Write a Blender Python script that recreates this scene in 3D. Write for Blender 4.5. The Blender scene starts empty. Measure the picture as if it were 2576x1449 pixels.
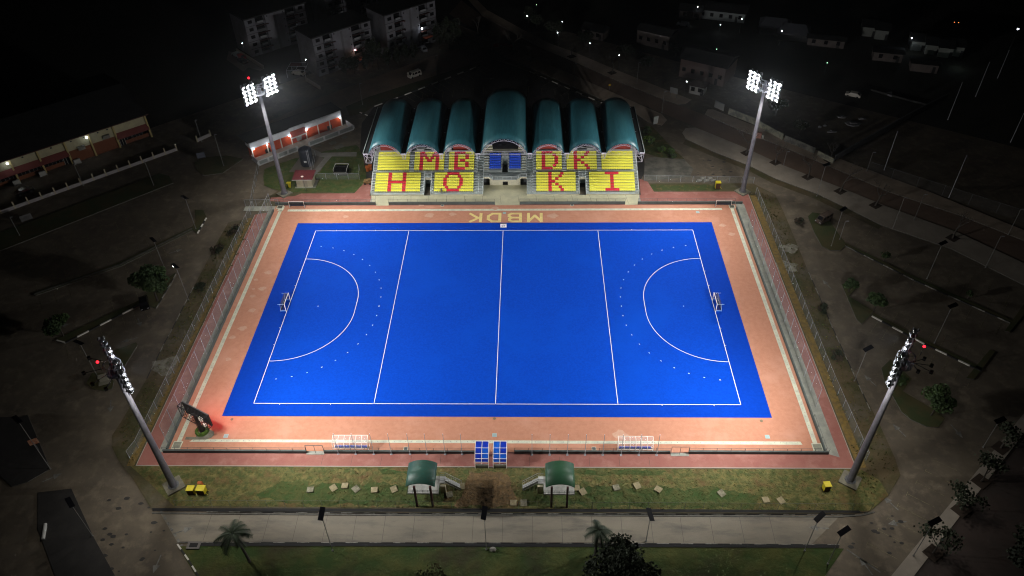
import bpy, math, random
from mathutils import Vector, Matrix, Euler
random.seed(7)
S = bpy.context.scene
COL = S.collection
R = math.radians
# ---------------------------------------------------------------- camera
cam = bpy.data.cameras.new('camera'); co = bpy.data.objects.new('camera', cam); COL.objects.link(co)
CAM = Vector((6.40316, -122.08228, 109.4783)); ROT = Euler((0.86435, 0.01547, 0.01712), 'XYZ'); F = 1918.96529; W, H = 2576, 1449
co.location = CAM; co.rotation_euler = ROT
cam.sensor_width = 36; cam.lens = 36 * F / W; cam.clip_start = 1; cam.clip_end = 2500
S.camera = co
# ---------------------------------------------------------------- world, exposure
w = bpy.data.worlds.new('World'); S.world = w; w.use_nodes = True
nt = w.node_tree; bg = nt.nodes['Background']
sky = nt.nodes.new('ShaderNodeTexSky'); sky.sky_type = 'NISHITA'; sky.sun_disc = False
sky.sun_elevation = R(-6); sky.sun_rotation = R(200)
nt.links.new(sky.outputs[0], bg.inputs[0]); bg.inputs[1].default_value = 0.03
S.view_settings.view_transform = 'Standard'; S.view_settings.look = 'None'
S.view_settings.exposure = 0; S.view_settings.gamma = 1
try:
    S.cycles.use_denoising = True
    S.cycles.sample_clamp_indirect = 4; S.cycles.sample_clamp_direct = 25; S.cycles.max_bounces = 6; S.cycles.diffuse_bounces = 2; S.cycles.glossy_bounces = 2
    S.cycles.transparent_max_bounces = 24; S.cycles.volume_bounces = 0
    S.cycles.filter_width = 1.1
    S.cycles.caustics_reflective = False; S.cycles.caustics_refractive = False
except Exception: pass
# ---------------------------------------------------------------- survey: ground point (or point at height z) measured in the photograph
RM = ROT.to_matrix()
def G(u, v, z=0.0):
    d = RM @ Vector(((u - W/2)/F, -(v - H/2)/F, -1)); t = (z - CAM.z)/d.z
    return CAM + t*d
def GP(pts, z=0.0): return [G(u, v, z) for u, v in pts]
# ---------------------------------------------------------------- materials
MATS = {}
def mat(name, c, rough=0.8, c2=None, scale=1.0, detail=4, lo=0.4, hi=0.6, metal=0, emit=None, es=0, bump=0, c3=None, s3=0.1, stretch=None, spec=0.5, sample=True):
    if name in MATS: return MATS[name]
    m = bpy.data.materials.new(name); m.use_nodes = True; n = m.node_tree.nodes; l = m.node_tree.links
    b = n['Principled BSDF']; b.inputs['Base Color'].default_value = (*c, 1); b.inputs['Roughness'].default_value = rough
    b.inputs['Metallic'].default_value = metal; b.inputs['Specular IOR Level'].default_value = spec
    if c2 is not None:
        tc = n.new('ShaderNodeTexCoord'); src = tc.outputs['Object']
        if stretch:
            mp = n.new('ShaderNodeMapping'); mp.inputs['Scale'].default_value = stretch; l.new(src, mp.inputs[0]); src = mp.outputs[0]
        def layer(sc, lo_, hi_, det):
            t = n.new('ShaderNodeTexNoise'); t.inputs['Scale'].default_value = sc; t.inputs['Detail'].default_value = det; t.inputs['Roughness'].default_value = 0.65
            l.new(src, t.inputs['Vector'])
            r = n.new('ShaderNodeMapRange'); r.inputs['From Min'].default_value = lo_; r.inputs['From Max'].default_value = hi_
            l.new(t.outputs['Fac'], r.inputs['Value']); return r.outputs[0]
        mx = n.new('ShaderNodeMix'); mx.data_type = 'RGBA'; mx.inputs[6].default_value = (*c, 1); mx.inputs[7].default_value = (*c2, 1)
        f = layer(scale, lo, hi, detail); l.new(f, mx.inputs[0]); out = mx.outputs[2]
        if c3 is not None:
            mx2 = n.new('ShaderNodeMix'); mx2.data_type = 'RGBA'; mx2.inputs[7].default_value = (*c3, 1)
            l.new(out, mx2.inputs[6]); l.new(layer(s3, 0.5, 0.68, 6), mx2.inputs[0]); out = mx2.outputs[2]
        l.new(out, b.inputs['Base Color'])
        if bump:
            bp = n.new('ShaderNodeBump'); bp.inputs['Strength'].default_value = bump; bp.inputs['Distance'].default_value = 0.3
            l.new(f, bp.inputs['Height']); l.new(bp.outputs[0], b.inputs['Normal'])
    if emit:
        b.inputs['Emission Color'].default_value = (*emit, 1); b.inputs['Emission Strength'].default_value = es
        if not sample: m.cycles.emission_sampling = 'NONE'
    MATS[name] = m; return m
def meshmat(name, c, alpha, cell=0.0):
    m = bpy.data.materials.new(name); m.use_nodes = True; n = m.node_tree.nodes; l = m.node_tree.links
    b = n['Principled BSDF']; b.inputs['Base Color'].default_value = (*c, 1); b.inputs['Roughness'].default_value = 0.6; b.inputs['Alpha'].default_value = alpha
    MATS[name] = m; return m
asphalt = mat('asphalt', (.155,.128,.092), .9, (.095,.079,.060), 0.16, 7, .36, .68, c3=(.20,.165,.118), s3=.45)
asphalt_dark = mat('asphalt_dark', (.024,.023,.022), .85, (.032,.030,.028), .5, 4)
brown_asphalt = mat('avenue_asphalt', (.21,.145,.105), .9, (.17,.115,.085), .12, 5, .35,.65)
concrete_road = mat('concrete_road', (.27,.240,.185), .9, (.19,.170,.135), .13, 6, .38, .66, c3=(.14,.128,.108), s3=.3, stretch=(.4,1.4,1))
paving = mat('pale_paving', (.44,.35,.27), .9, (.36,.29,.225), .3, 5)
paving_g = mat('grey_paving', (.37,.325,.27), .9, (.30,.265,.22), .2, 5)
concrete = mat('concrete', (.33,.34,.29), .85, (.25,.26,.23), .6, 5)
stand_conc = mat('stand_concrete', (.42,.47,.455), .8, (.33,.38,.37), .7, 5)
forecourt = mat('forecourt', (.56,.54,.37), .5, (.47,.46,.32), .4, 5)
grass_dry = mat('dry_grass', (.17,.145,.048), .95, (.065,.085,.020), .9, 10, .38, .60, bump=.7, c3=(.14,.085,.032), s3=.35)
grass_mid = mat('patchy_grass', (.045,.065,.014), .95, (.14,.105,.035), .6, 9, .52, .66, bump=.6, c3=(.11,.075,.03), s3=.16)
grass_green = mat('green_grass', (.036,.070,.012), .95, (.085,.085,.022), .6, 9, .4, .65, bump=.6)
lawn = mat('dim_lawn', (.042,.058,.018), .95, (.072,.062,.022), .2, 6)
soil = mat('bare_soil', (.100,.074,.036), .95, (.055,.055,.018), .16, 9, .42, .6, bump=.5, c3=(.10,.085,.06), s3=.13)
orange_soil = mat('orange_soil', (.19,.115,.048), .95, (.12,.08,.038), 1.3, 8, bump=.5)
verge = mat('yellow_verge', (.20,.13,.03), .95, (.13,.09,.03), 1.2, 5, bump=.4)
far_ground = mat('far_ground', (.02,.022,.016), .95, (.03,.028,.02), .05, 5)
turf_in = mat('blue_turf', (.0006,.050,.45), .9, (.0006,.060,.52), 2.6, 6, c3=(.0006,.066,.54), s3=.05, spec=.08)
turf_out = mat('blue_turf_border', (.0006,.040,.38), .9, (.0006,.046,.43), 2.0, 5, spec=.08)
white_line = mat('white_line', (.95,.86,.78), .6)
track = mat('red_track', (.49,.232,.148), .85, (.44,.200,.126), 1.1, 9, .38, .66, c3=(.53,.27,.185), s3=.14, spec=.2)
track_dk = mat('dark_red_track', (.30,.12,.095), .8, (.28,.10,.08), .5, 6, c3=(.37,.17,.14), s3=.35)
patch = mat('repair_patch', (.52,.33,.22), .8)
strip = mat('channel_cover', (.62,.64,.50), .7, (.50,.52,.42), .8, 4)
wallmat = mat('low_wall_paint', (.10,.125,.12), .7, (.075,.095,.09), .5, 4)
yel_paint = mat('letter_yellow', (.80,.66,.26), .7, (.70,.56,.22), 1.2, 4)
white_p = mat('white_paint', (.62,.63,.62), .6, (.52,.53,.52), .8, 4)
cream = mat('cream_paint', (.55,.50,.36), .7, (.47,.43,.31), .6, 4)
kerb_w = mat('kerb_white', (.72,.70,.64), .8); kerb_b = mat('kerb_black', (.02,.02,.02), .8)
kerb_g = mat('kerb_grey', (.13,.125,.11), .9, (.08,.08,.07), 1, 4)
ylw_bay = mat('bay_line', (.27,.24,.14), .9, (.11,.10,.07), 1.5, 3)
wht_mark = mat('road_mark', (.24,.24,.22), .9, (.12,.12,.11), 1.2, 3)
steel = mat('galvanised_steel', (.38,.39,.42), .75, (.32,.33,.36), 2, 3, spec=.2)
steel_w = mat('white_steel', (.70,.68,.76), .5)
rail_w = mat('pale_rail', (.62,.68,.68), .5)
dark = mat('dark_metal', (.012,.012,.013), .6)
grey_m = mat('grey_metal', (.10,.105,.11), .6)
teal = mat('teal_roofing', (.024,.115,.145), .42, (.019,.090,.112), 3, 3, stretch=(1,.1,1), c3=(.042,.145,.165), s3=.16)
teal_edge = mat('teal_edge', (.03,.12,.15), .5)
gutter = mat('black_gutter', (.006,.006,.007), .8)
green_roof = mat('green_roof', (.018,.085,.032), .5, (.022,.075,.04), 6, 2, stretch=(.2,3,1))
teal_roof = mat('teal_green_roof', (.012,.085,.068), .5, (.03,.070,.045), 6, 2, stretch=(.2,3,1))
seat_y = mat('yellow_plastic', (.88,.85,.10), .5); seat_r = mat('red_plastic', (.70,.035,.06), .5); seat_b = mat('blue_plastic', (.018,.085,.62), .4)
red_wall = mat('red_wall', (.42,.06,.04), .7, (.36,.05,.035), .8, 3)
orange_wall = mat('orange_wall', (.62,.085,.022), .7, (.54,.07,.022), .5, 3)
hall_cream = mat('hall_cream', (.36,.33,.20), .8, (.30,.28,.18), .4, 3)
hall_orange = mat('hall_orange', (.13,.040,.014), .8); hall_red = mat('hall_red', (.12,.025,.02), .8)
apt = mat('apartment_wall', (.19,.19,.215), .85, (.145,.145,.16), .25, 5)
glassd = mat('dark_glass', (.01,.01,.012), .2)
roof_dk = mat('dark_roof', (.012,.013,.014), .85, (.02,.02,.02), .4, 3)
roof_red = mat('maroon_roof', (.13,.018,.022), .6, (.10,.015,.02), 2, 2)
house_w = mat('house_wall', (.15,.125,.115), .85, (.10,.085,.08), .4, 4)
leaf = mat('leaf', (.045,.085,.018), .7, (.028,.055,.012), 2, 3); leaf_d = mat('dark_leaf', (.012,.020,.008), .8, (.020,.030,.010), 1.5, 3)
leaf_b = mat('bright_leaf', (.09,.16,.015), .7, (.05,.10,.01), 2, 3)
bark = mat('bark', (.050,.040,.032), .95, (.03,.025,.02), 2, 4); bark_l = mat('pale_bark', (.065,.055,.045), .95, (.04,.035,.028), 2, 4)
yellow_box = mat('yellow_paint', (.62,.52,.02), .5); orange_p = mat('orange_plastic', (.50,.13,.03), .6)
slab = mat('slab', (.34,.29,.17), .9, (.26,.22,.13), 3, 3)
blue_s = mat('blue_panel', (.01,.035,.42), .35, (.01,.05,.55), .6, 2); blue_l = mat('light_blue_panel', (.01,.11,.62), .35)
maroon = mat('maroon_post', (.05,.008,.008), .6)
car_white = mat('car_white', (.60,.57,.50), .35); car_black = mat('car_black', (.006,.006,.007), .25); car_red = mat('car_red', (.30,.01,.01), .35); car_silver = mat('car_silver', (.30,.31,.33), .35)
rust = mat('rust', (.10,.065,.045), .9, (.05,.04,.035), 2, 5)
tyre = mat('tyre', (.01,.01,.01), .9)
skin = mat('skin', (.20,.11,.07), .7); shirt_m = mat('grey_shirt', (.22,.22,.23), .9); trouser_m = mat('black_trousers', (.012,.012,.016), .9); hair_m = mat('black_hair', (.008,.007,.006), .8)
lens_on = mat('lamp_lens', (1,1,1), .5, emit=(.93,.96,1), es=60, sample=False)
bulb_w = mat('white_bulb', (1,1,1), .5, emit=(.85,.93,1), es=14, sample=False)
bulb_c = mat('warm_bulb', (1,1,1), .5, emit=(1,.6,.62), es=12, sample=False)
bulb_g = mat('green_bulb', (1,1,1), .5, emit=(.45,1,.6), es=5, sample=False)
red_em = mat('red_beacon', (1,0,0), .5, emit=(1,.01,.02), es=6, sample=False)
amber = mat('amber_lamp', (1,.3,.1), .5, emit=(1,.28,.08), es=2, sample=False)
win_lit = mat('lit_window', (.5,.5,.5), .5, emit=(.7,.85,1), es=.12, sample=False)
screen_red = mat('red_screen', (.02,0,0), .5, emit=(1,.02,.06), es=3.0)
fence_m = meshmat('chain_link', (.30,.34,.33), .20)
net_m = meshmat('ball_net', (.36,.40,.38), .24)
net_dk = meshmat('goal_net', (.02,.02,.05), .45)
grille = mat('grey_grille', (.17,.19,.185), .7)
clear_p = meshmat('clear_panel', (.7,.72,.75), .22)
# ---------------------------------------------------------------- mesh builder
class MB:
    def __init__(s): s.v=[]; s.f=[]; s.m=[]
    def poly(s, pts, m=0):
        b=len(s.v); s.v += [tuple(p) for p in pts]; s.f.append(tuple(range(b,b+len(pts)))); s.m.append(m)
    def box(s, x0,y0,z0,x1,y1,z1,m=0): s.obox(((x0+x1)/2,(y0+y1)/2,(z0+z1)/2),(abs(x1-x0),abs(y1-y0),abs(z1-z0)),0,m)
    def obox(s, c, d, rz=0, m=0, M=None):
        b=len(s.v); cs,sn=math.cos(rz),math.sin(rz)
        for x,y,z in ((-1,-1,-1),(1,-1,-1),(1,1,-1),(-1,1,-1),(-1,-1,1),(1,-1,1),(1,1,1),(-1,1,1)):
            p=Vector((x*d[0]/2,y*d[1]/2,z*d[2]/2))
            p = M@p if M else Vector((p.x*cs-p.y*sn,p.x*sn+p.y*cs,p.z))
            s.v.append((p.x+c[0],p.y+c[1],p.z+c[2]))
        for q in ((0,3,2,1),(4,5,6,7),(0,1,5,4),(1,2,6,5),(2,3,7,6),(3,0,4,7)): s.f.append(tuple(b+i for i in q)); s.m.append(m)
    def tube(s, p0, p1, r, m=0, n=6, r1=None, cap=True):
        p0=Vector(p0); p1=Vector(p1); r1=r if r1 is None else r1; d=(p1-p0)
        if d.length<1e-6: return
        d.normalize(); a=d.orthogonal().normalized(); c=d.cross(a); b=len(s.v)
        for p,rr in ((p0,r),(p1,r1)):
            for i in range(n):
                t=2*math.pi*i/n; q=p+a*math.cos(t)*rr+c*math.sin(t)*rr; s.v.append(tuple(q))
        for i in range(n): s.f.append((b+i,b+(i+1)%n,b+n+(i+1)%n,b+n+i)); s.m.append(m)
        if cap: s.f.append(tuple(b+n-1-i for i in range(n))); s.m.append(m); s.f.append(tuple(b+n+i for i in range(n))); s.m.append(m)
    def path(s, pts, r, m=0, n=6, r1=None):
        k=len(pts)-1
        for i in range(k):
            a=r+(r1-r)*i/k if r1 is not None else r; b=r+(r1-r)*(i+1)/k if r1 is not None else r
            s.tube(pts[i],pts[i+1],a,m,n,b)
    def prism(s, pts, z0, z1, m=0, ms=None):
        n=len(pts); b=len(s.v); ms=m if ms is None else ms
        for z in (z0,z1):
            for p in pts: s.v.append((p[0],p[1],z))
        s.f.append(tuple(b+n-1-i for i in range(n))); s.m.append(ms); s.f.append(tuple(b+n+i for i in range(n))); s.m.append(m)
        for i in range(n): s.f.append((b+i,b+(i+1)%n,b+n+(i+1)%n,b+n+i)); s.m.append(ms)
    def line(s, a, b, wd, z, m=0):
        a=Vector((a[0],a[1],0)); b=Vector((b[0],b[1],0)); d=(b-a).normalized(); n=Vector((-d.y,d.x,0))*wd/2
        s.poly([(p.x,p.y,z) for p in (a-n,b-n,b+n,a+n)],m)
    def ball(s, c, r, m=0, n=8, k=5, sc=(1,1,1)):
        b=len(s.v)
        for j in range(1,k):
            ph=math.pi*j/k
            for i in range(n):
                t=2*math.pi*i/n; s.v.append((c[0]+r*sc[0]*math.sin(ph)*math.cos(t),c[1]+r*sc[1]*math.sin(ph)*math.sin(t),c[2]+r*sc[2]*math.cos(ph)))
        s.v.append((c[0],c[1],c[2]+r*sc[2])); s.v.append((c[0],c[1],c[2]-r*sc[2])); T=len(s.v)-2
        for j in range(k-2):
            for i in range(n): s.f.append((b+j*n+i,b+(j+1)*n+i,b+(j+1)*n+(i+1)%n,b+j*n+(i+1)%n)); s.m.append(m)
        for i in range(n):
            s.f.append((T,b+i,b+(i+1)%n)); s.m.append(m); s.f.append((T+1,b+(k-2)*n+(i+1)%n,b+(k-2)*n+i)); s.m.append(m)
def mesh_obj(name, mb, mats, off=None, smooth=False):
    me=bpy.data.meshes.new(name); v=mb.v if off is None else [(a-off[0],b-off[1],c-off[2]) for a,b,c in mb.v]
    me.from_pydata(v,[],mb.f)
    for m in (mats if isinstance(mats,(list,tuple)) else [mats]): me.materials.append(m)
    me.polygons.foreach_set('material_index',mb.m)
    if smooth: me.polygons.foreach_set('use_smooth',[True]*len(mb.f))
    me.update(); o=bpy.data.objects.new(name,me); COL.objects.link(o); return o
def tag(o,label,cat,group=None):
    o['label']=label; o['category']=cat
    if group: o['group']=group
    return o
def thing(name,label,cat,loc=(0,0,0),rz=0,group=None):
    o=bpy.data.objects.new(name,None); COL.objects.link(o); o.location=loc; o.rotation_euler=(0,0,rz); o.empty_display_size=.2
    return tag(o,label,cat,group)
def part(name,mb,mats,parent,label=None,local=False,smooth=False,base=None):
    b = base if base is not None else parent.location
    o=mesh_obj(name,mb,mats,None if local else b,smooth); o.parent=parent
    if label: o['label']=label
    return o
def solo(name,mb,mats,label,cat,group=None,smooth=False):
    xs=[v[0] for v in mb.v]; ys=[v[1] for v in mb.v]; zs=[v[2] for v in mb.v]
    c=((min(xs)+max(xs))/2,(min(ys)+max(ys))/2,min(zs)); o=mesh_obj(name,mb,mats,c,smooth); o.location=c; return tag(o,label,cat,group)
def struct(name,mb,mats,kind='structure'):
    o=mesh_obj(name,mb,mats); o['kind']=kind; return o
def copy_tree(o,parent=None):
    c=o.copy(); COL.objects.link(c)
    if parent is not None: c.parent=parent
    for ch in o.children: copy_tree(ch,c)
    return c
def place(proto,first,loc,rz,label):
    o = proto if first else copy_tree(proto)
    o.location=loc; o.rotation_euler=(0,0,rz); o['label']=label; return o
def light(kind,name,loc,power,col=(1,1,1),size=.3,aim=None,cone=90,blend=1.0):
    L=bpy.data.lights.new(name,kind); L.energy=power; L.color=col; L.shadow_soft_size=size
    if kind=='SPOT': L.spot_size=R(cone); L.spot_blend=blend
    o=bpy.data.objects.new(name,L); COL.objects.link(o); o.location=loc
    if aim is not None: o.rotation_euler=(Vector(aim)-Vector(loc)).to_track_quat('-Z','Y').to_euler()
    return o
def sheet(name,polys,m,z,kind='structure'):
    mb=MB()
    for p in polys: mb.poly([(q[0],q[1],z) for q in p])
    o=struct(name,mb,m,kind)
    return o
def rag(poly,step=.7,amp=.45):
    rnd=random.Random(len(poly)*7+int(poly[0][0])); out=[]
    for i in range(len(poly)):
        a=Vector(poly[i]); b=Vector(poly[(i+1)%len(poly)]); L_=(b-a).length; n=max(1,int(L_/step)); nn_=Vector((-(b-a).y,(b-a).x)).normalized(); ph=rnd.uniform(0,6)
        for k in range(n):
            q=a.lerp(b,k/n)+nn_*(amp*math.sin(k*.55+ph)*rnd.uniform(.3,1)+rnd.uniform(-amp,amp)*.6); out.append((q.x,q.y))
    return out
def P(pts): return [(G(u,v)[0],G(u,v)[1]) for u,v in pts]
# ================================================================ THE SETTING
sheet('ground',[[(-600,-300),(600,-300),(600,700),(-600,700)]],far_ground,-.06)
sheet('asphalt_ground',[[(-150,-110),(150,-110),(150,60),(75,110),(20,150),(-30,150),(-75,108),(-150,40)]],asphalt,-.03)
# avenue crossing the north-east
av_near=[(1130,35),(1213,88),(1291,125.7),(1335.6,145),(1445,190.6),(1532,229),(1680,290),(1749,318),(1774,331),(1873,372),(1968.5,416),(2120.6,475),(2236,522),(2411,586),(2576,663),(2800,765)]
av_far=[(2800,700),(2576,606),(2417,543),(2250,483),(2236,483),(2110,428.6),(1958,365.7),(1873,333),(1772.7,288.6),(1704.6,263.7),(1670,251.5),(1530,194.7),(1445,157),(1360,121.7),(1214,40.6),(1160,0)]
sheet('avenue_road',[P(av_near+av_far)],brown_asphalt,-.015)
w1=P([(1110,45),(1213,88),(1291,125.7),(1335.6,145),(1445,190.6),(1532,229),(1665,288),(1678,303),(1665,317),(1630,308),(1600,288),(1512,250),(1334,172),(1283,150),(1200,108)])
w2=P([(1725,323),(1749,321.5),(1774,331),(1873,372),(1968.5,416),(2120.6,475),(2236,522),(2411,586),(2576,663),(2800,765),(2800,830),(2576,718),(2394,627),(2217,567),(2151,534),(2057.7,489.4),(1948,449),(1887,418.4),(1794,382),(1725,350),(1716,335)])
w3=P([(1160,-20),(1214,40.6),(1360,121.7),(1445,157),(1530,194.7),(1670,251.5),(1704.6,263.7),(1725,262),(1740,252),(1725,246),(1603,197.6),(1544,174),(1444.7,131.8),(1370,105),(1226,26),(1180,-20)])
w4=P([(1772.7,288.6),(1873,333),(1958,365.7),(2110,428.6),(2236,483.3),(2417,543),(2576,606),(2800,700),(2800,660),(2576,580),(2337,483),(2236,446.8),(2090,392),(1968.4,345.4),(1794,276),(1780,276)])
def kerbed(name,poly,m,h=.12):
    mb=MB(); mb.prism(poly,-.02,h,0,1); return struct(name,mb,[m,kerb_g])
kerbed('pavement_inner_north',w1,paving); kerbed('pavement_inner_east',w2,paving_g); kerbed('pavement_outer_north',w3,paving); kerbed('pavement_outer_east',w4,paving)
sheet('planting_strip',[P([(1283,151),(1334,173),(1512,251),(1600,289),(1575,287),(1512,262),(1334,182),(1270,152)]),P([(1725,351),(1794,383),(1887,419),(1948,450),(2057,490),(2151,535),(2217,568),(2210,576),(2140,544),(2050,500),(1940,459),(1880,428),(1780,388),(1718,362)])],soil,.0)
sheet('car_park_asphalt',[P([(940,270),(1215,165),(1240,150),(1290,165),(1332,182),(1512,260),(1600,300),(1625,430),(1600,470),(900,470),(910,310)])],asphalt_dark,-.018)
sheet('northwest_road',[P([(620,330),(830,236),(1086,141),(1192,109),(1235,120),(1166,168),(929,243),(870,268),(760,310),(640,372)])],mat('northwest_asphalt',(.24,.175,.125),.9,(.18,.13,.095),.15,5),-.016)
sheet('northwest_verge',[P([(929,243),(1166,168),(1215,155),(1212,161),(1000,245),(942,266),(917,283),(880,292),(870,268)])],lawn,-.004)
# compound ground
comp=P([(613,552),(575,560),(550,603),(487,723),(463,770),(433,830),(413,866),(370,953),(300,1070),(283,1095),(281,1123),(300,1163),(333,1203),(383,1284),(1000,1290),(1700,1292),(2150,1292),(2184,1288),(2237,1243),(2265,1196),(2251,1153),(2211,1066),(2159,966),(2094,826),(2034,686),(2004,613),(1971,533),(1950,490),(1895,463),(1860,462),(1620,462),(1610,500),(940,500),(905,458),(745,458),(700,480),(640,520)])
mb=MB(); mb.prism(comp,-.03,.10,0,1); struct('compound_ground',mb,[soil,kerb_g])
sheet('south_verge_grass',[[(-63.5,-41.9),(63.2,-41.9),(65.5,-44),(66,-47),(62,-50),(-53,-49.9),(-58,-46),(-62,-43)]],grass_dry,.106,'stuff')
sheet('south_green_grass',[rag([(-36,-45.2),(-8,-45.5),(-7.5,-49.6),(-34,-49.5),(-40,-47.5)]),rag([(5,-46.8),(9,-45),(20,-45.8),(40,-45.9),(45,-47.5),(43,-49.5),(5,-49.6)]),rag([(8,-42.3),(30,-42.3),(28,-43.3),(10,-43.2)],.7,.3),rag([(-20,-42.4),(-12,-42.4),(-12,-43.2),(-19,-43.3)],.7,.3)],grass_green,.11,'stuff')
sheet('excavated_soil',[rag([(-4,-42.8),(3,-42.8),(3.4,-45.5),(4.2,-49.6),(-6,-49.6),(-4.6,-46)],.5,.4)],orange_soil,.114)
sheet('northwest_lawn',[rag([(-53.5,44.4),(-35.9,44.4),(-37,50),(-39.5,62),(-43,69),(-50,66),(-60,61),(-66,56),(-64,48),(-57.5,44.5)],.7,.2)],grass_green,.112,'stuff')
sheet('northeast_lawn',[rag([(36.5,44.8),(56,44.8),(56,47.4),(36.2,47.6)],.6,.3)],grass_mid,.112,'stuff')
sheet('northeast_planting',[P([(1608,320),(1640,318),(1700,380),(1722,400),(1700,420),(1655,395),(1622,385),(1612,362)])],grass_mid,.0,'stuff')
sheet('pale_yard',[P([(1640,395),(1720,400),(1745,425),(1735,445),(1620,455),(1622,400)])],mat('gravel_yard',(.20,.19,.16),.9,(.10,.10,.085),.3,6),.004)
sheet('yellow_verge_strip',[[(-64.2,-41.9),(-62.9,-41.9),(-62.9,33),(-64.2,33)],[(62.7,-41.5),(64.2,-41.5),(64.2,42.5),(62.7,42.5)]],verge,.108)
# red athletic surround, concrete, turf
sheet('red_outer_lane',[[(-62.5,-41.7),(62.3,-41.6),(62.3,44.2),(36,44.2),(35,44.2),(35,42.8),(-35,42.8),(-35,44),(-53,44),(-54.5,42.8),(-60.5,42.2),(-60.5,40.4),(-57.6,40.4),(-57.6,36),(-62.5,34.5)]],track_dk,.115)
sheet('red_side_path',[[(-39.2,43.9),(-35,43.9),(-35,52),(-37,50)],[(35,43.9),(38.6,43.9),(37.4,49),(35.4,50.5)]],track_dk,.119)
sheet('white_edge_line',[[(-62.6,-41.85),(62.4,-41.75),(62.4,-41.6),(-62.6,-41.7)],[(-62.6,-41.7),(-62.47,-41.7),(-62.47,34.4),(-62.6,34.4)],[(62.3,-41.6),(62.43,-41.6),(62.43,44.2),(62.3,44.2)]],mat('edging',(.36,.34,.30),.8),.123)
sheet('concrete_apron',[[(58.1,-38.5),(60.3,-39.4),(60.3,38.5),(59.4,39.6),(58.0,39.6)],[(-59.7,-38.9),(-58.2,-38.9),(-58.2,36.2),(-59.6,36.2)],[(-66,36.1),(-57.3,36.1),(-57.3,38.2),(-66,38.2)],[(-34.4,38.8),(34.6,38.7),(34.6,43),(-34.4,43)]],concrete,.121)
sheet('stand_forecourt',[[(-33.6,38.9),(33.8,38.9),(34.5,42.8),(5.8,42.8),(5.8,47.7),(-5.7,47.7),(-5.7,42.8),(-34.5,42.8)],[(-32.6,37.9),(-29.4,37.9),(-29.4,38.9),(-32.6,38.9)],[(-2.3,37.7),(3.9,37.7),(3.9,38.9),(-2.3,38.9)],[(30.5,37.9),(33.7,37.9),(33.7,38.9),(30.5,38.9)]],forecourt,.125)
sheet('red_track_surround',[[(-58.2,-38.7),(58.2,-38.4),(58.2,38.3),(-58.2,38.3)]],track,.13)
mb=MB()
for a in [[(-54.7,35.8),(54.4,35.9),(54.4,36.7),(-54.7,36.7)],[(-54.9,-36.6),(54.6,-36.7),(54.4,-36.0),(-54.4,-36.0)],[(56.5,-37.2),(57.3,-37.2),(57.3,36.9),(56.5,36.9)],[(-57.2,-37.4),(-56.4,-37.4),(-56.1,36.4),(-56.9,36.4)],[(-57.3,36.1),(-55.9,36.1),(-55.9,38.2),(-57.3,38.2)]]: mb.poly([(x,y,.137) for x,y in a])
for i in range(108):
    x=-54.2+i*1.01
    for yy in (36.25,-36.3): mb.obox((x,yy,.14),(.06,.16,.006),0,1)
for i in range(72):
    y=-36.4+i*1.01
    for xx in (56.9,-56.65): mb.obox((xx,y,.14),(.16,.06,.006),0,1)
struct('drain_channel_cover',mb,[strip,grey_m])
sheet('turf_border',[[(-50.8,-30.6),(50.7,-30.6),(50.8,30.7),(-50.8,30.7)]],turf_out,.15)
sheet('turf_pitch',[[(-45.7,-27.5),(45.7,-27.5),(45.7,27.5),(-45.7,27.5)]],turf_in,.156)
# repair patches on the track
mb=MB()
for (u,v,r) in [(675,687,.85),(644,705,.5),(660,727,.85),(638,728,.4),(636,746,.6),(634,782,.8),(610,827,.9),(585,850,.7),(575,905,.6),(1080,543,1.2),(1139,540,.9),(1390,544,1.3),(870,546,.7),(1817,568,.8),(1841,590,.8),(1060,517,.8),(860,512,.7),(1245,525,.9),(1560,1095,1.3)]:
    c=G(u,v); k=11; mb.poly([(c.x+r*(1+.25*math.sin(i*2.3+u))*math.cos(2*math.pi*i/k),c.y+r*.8*(1+.2*math.cos(i*1.7+v))*math.sin(2*math.pi*i/k),.141) for i in range(k)])
struct('track_repair_patches',mb,mat('patch_soft',(.50,.27,.19),.8,(.52,.33,.23),1.5,4))
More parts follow.
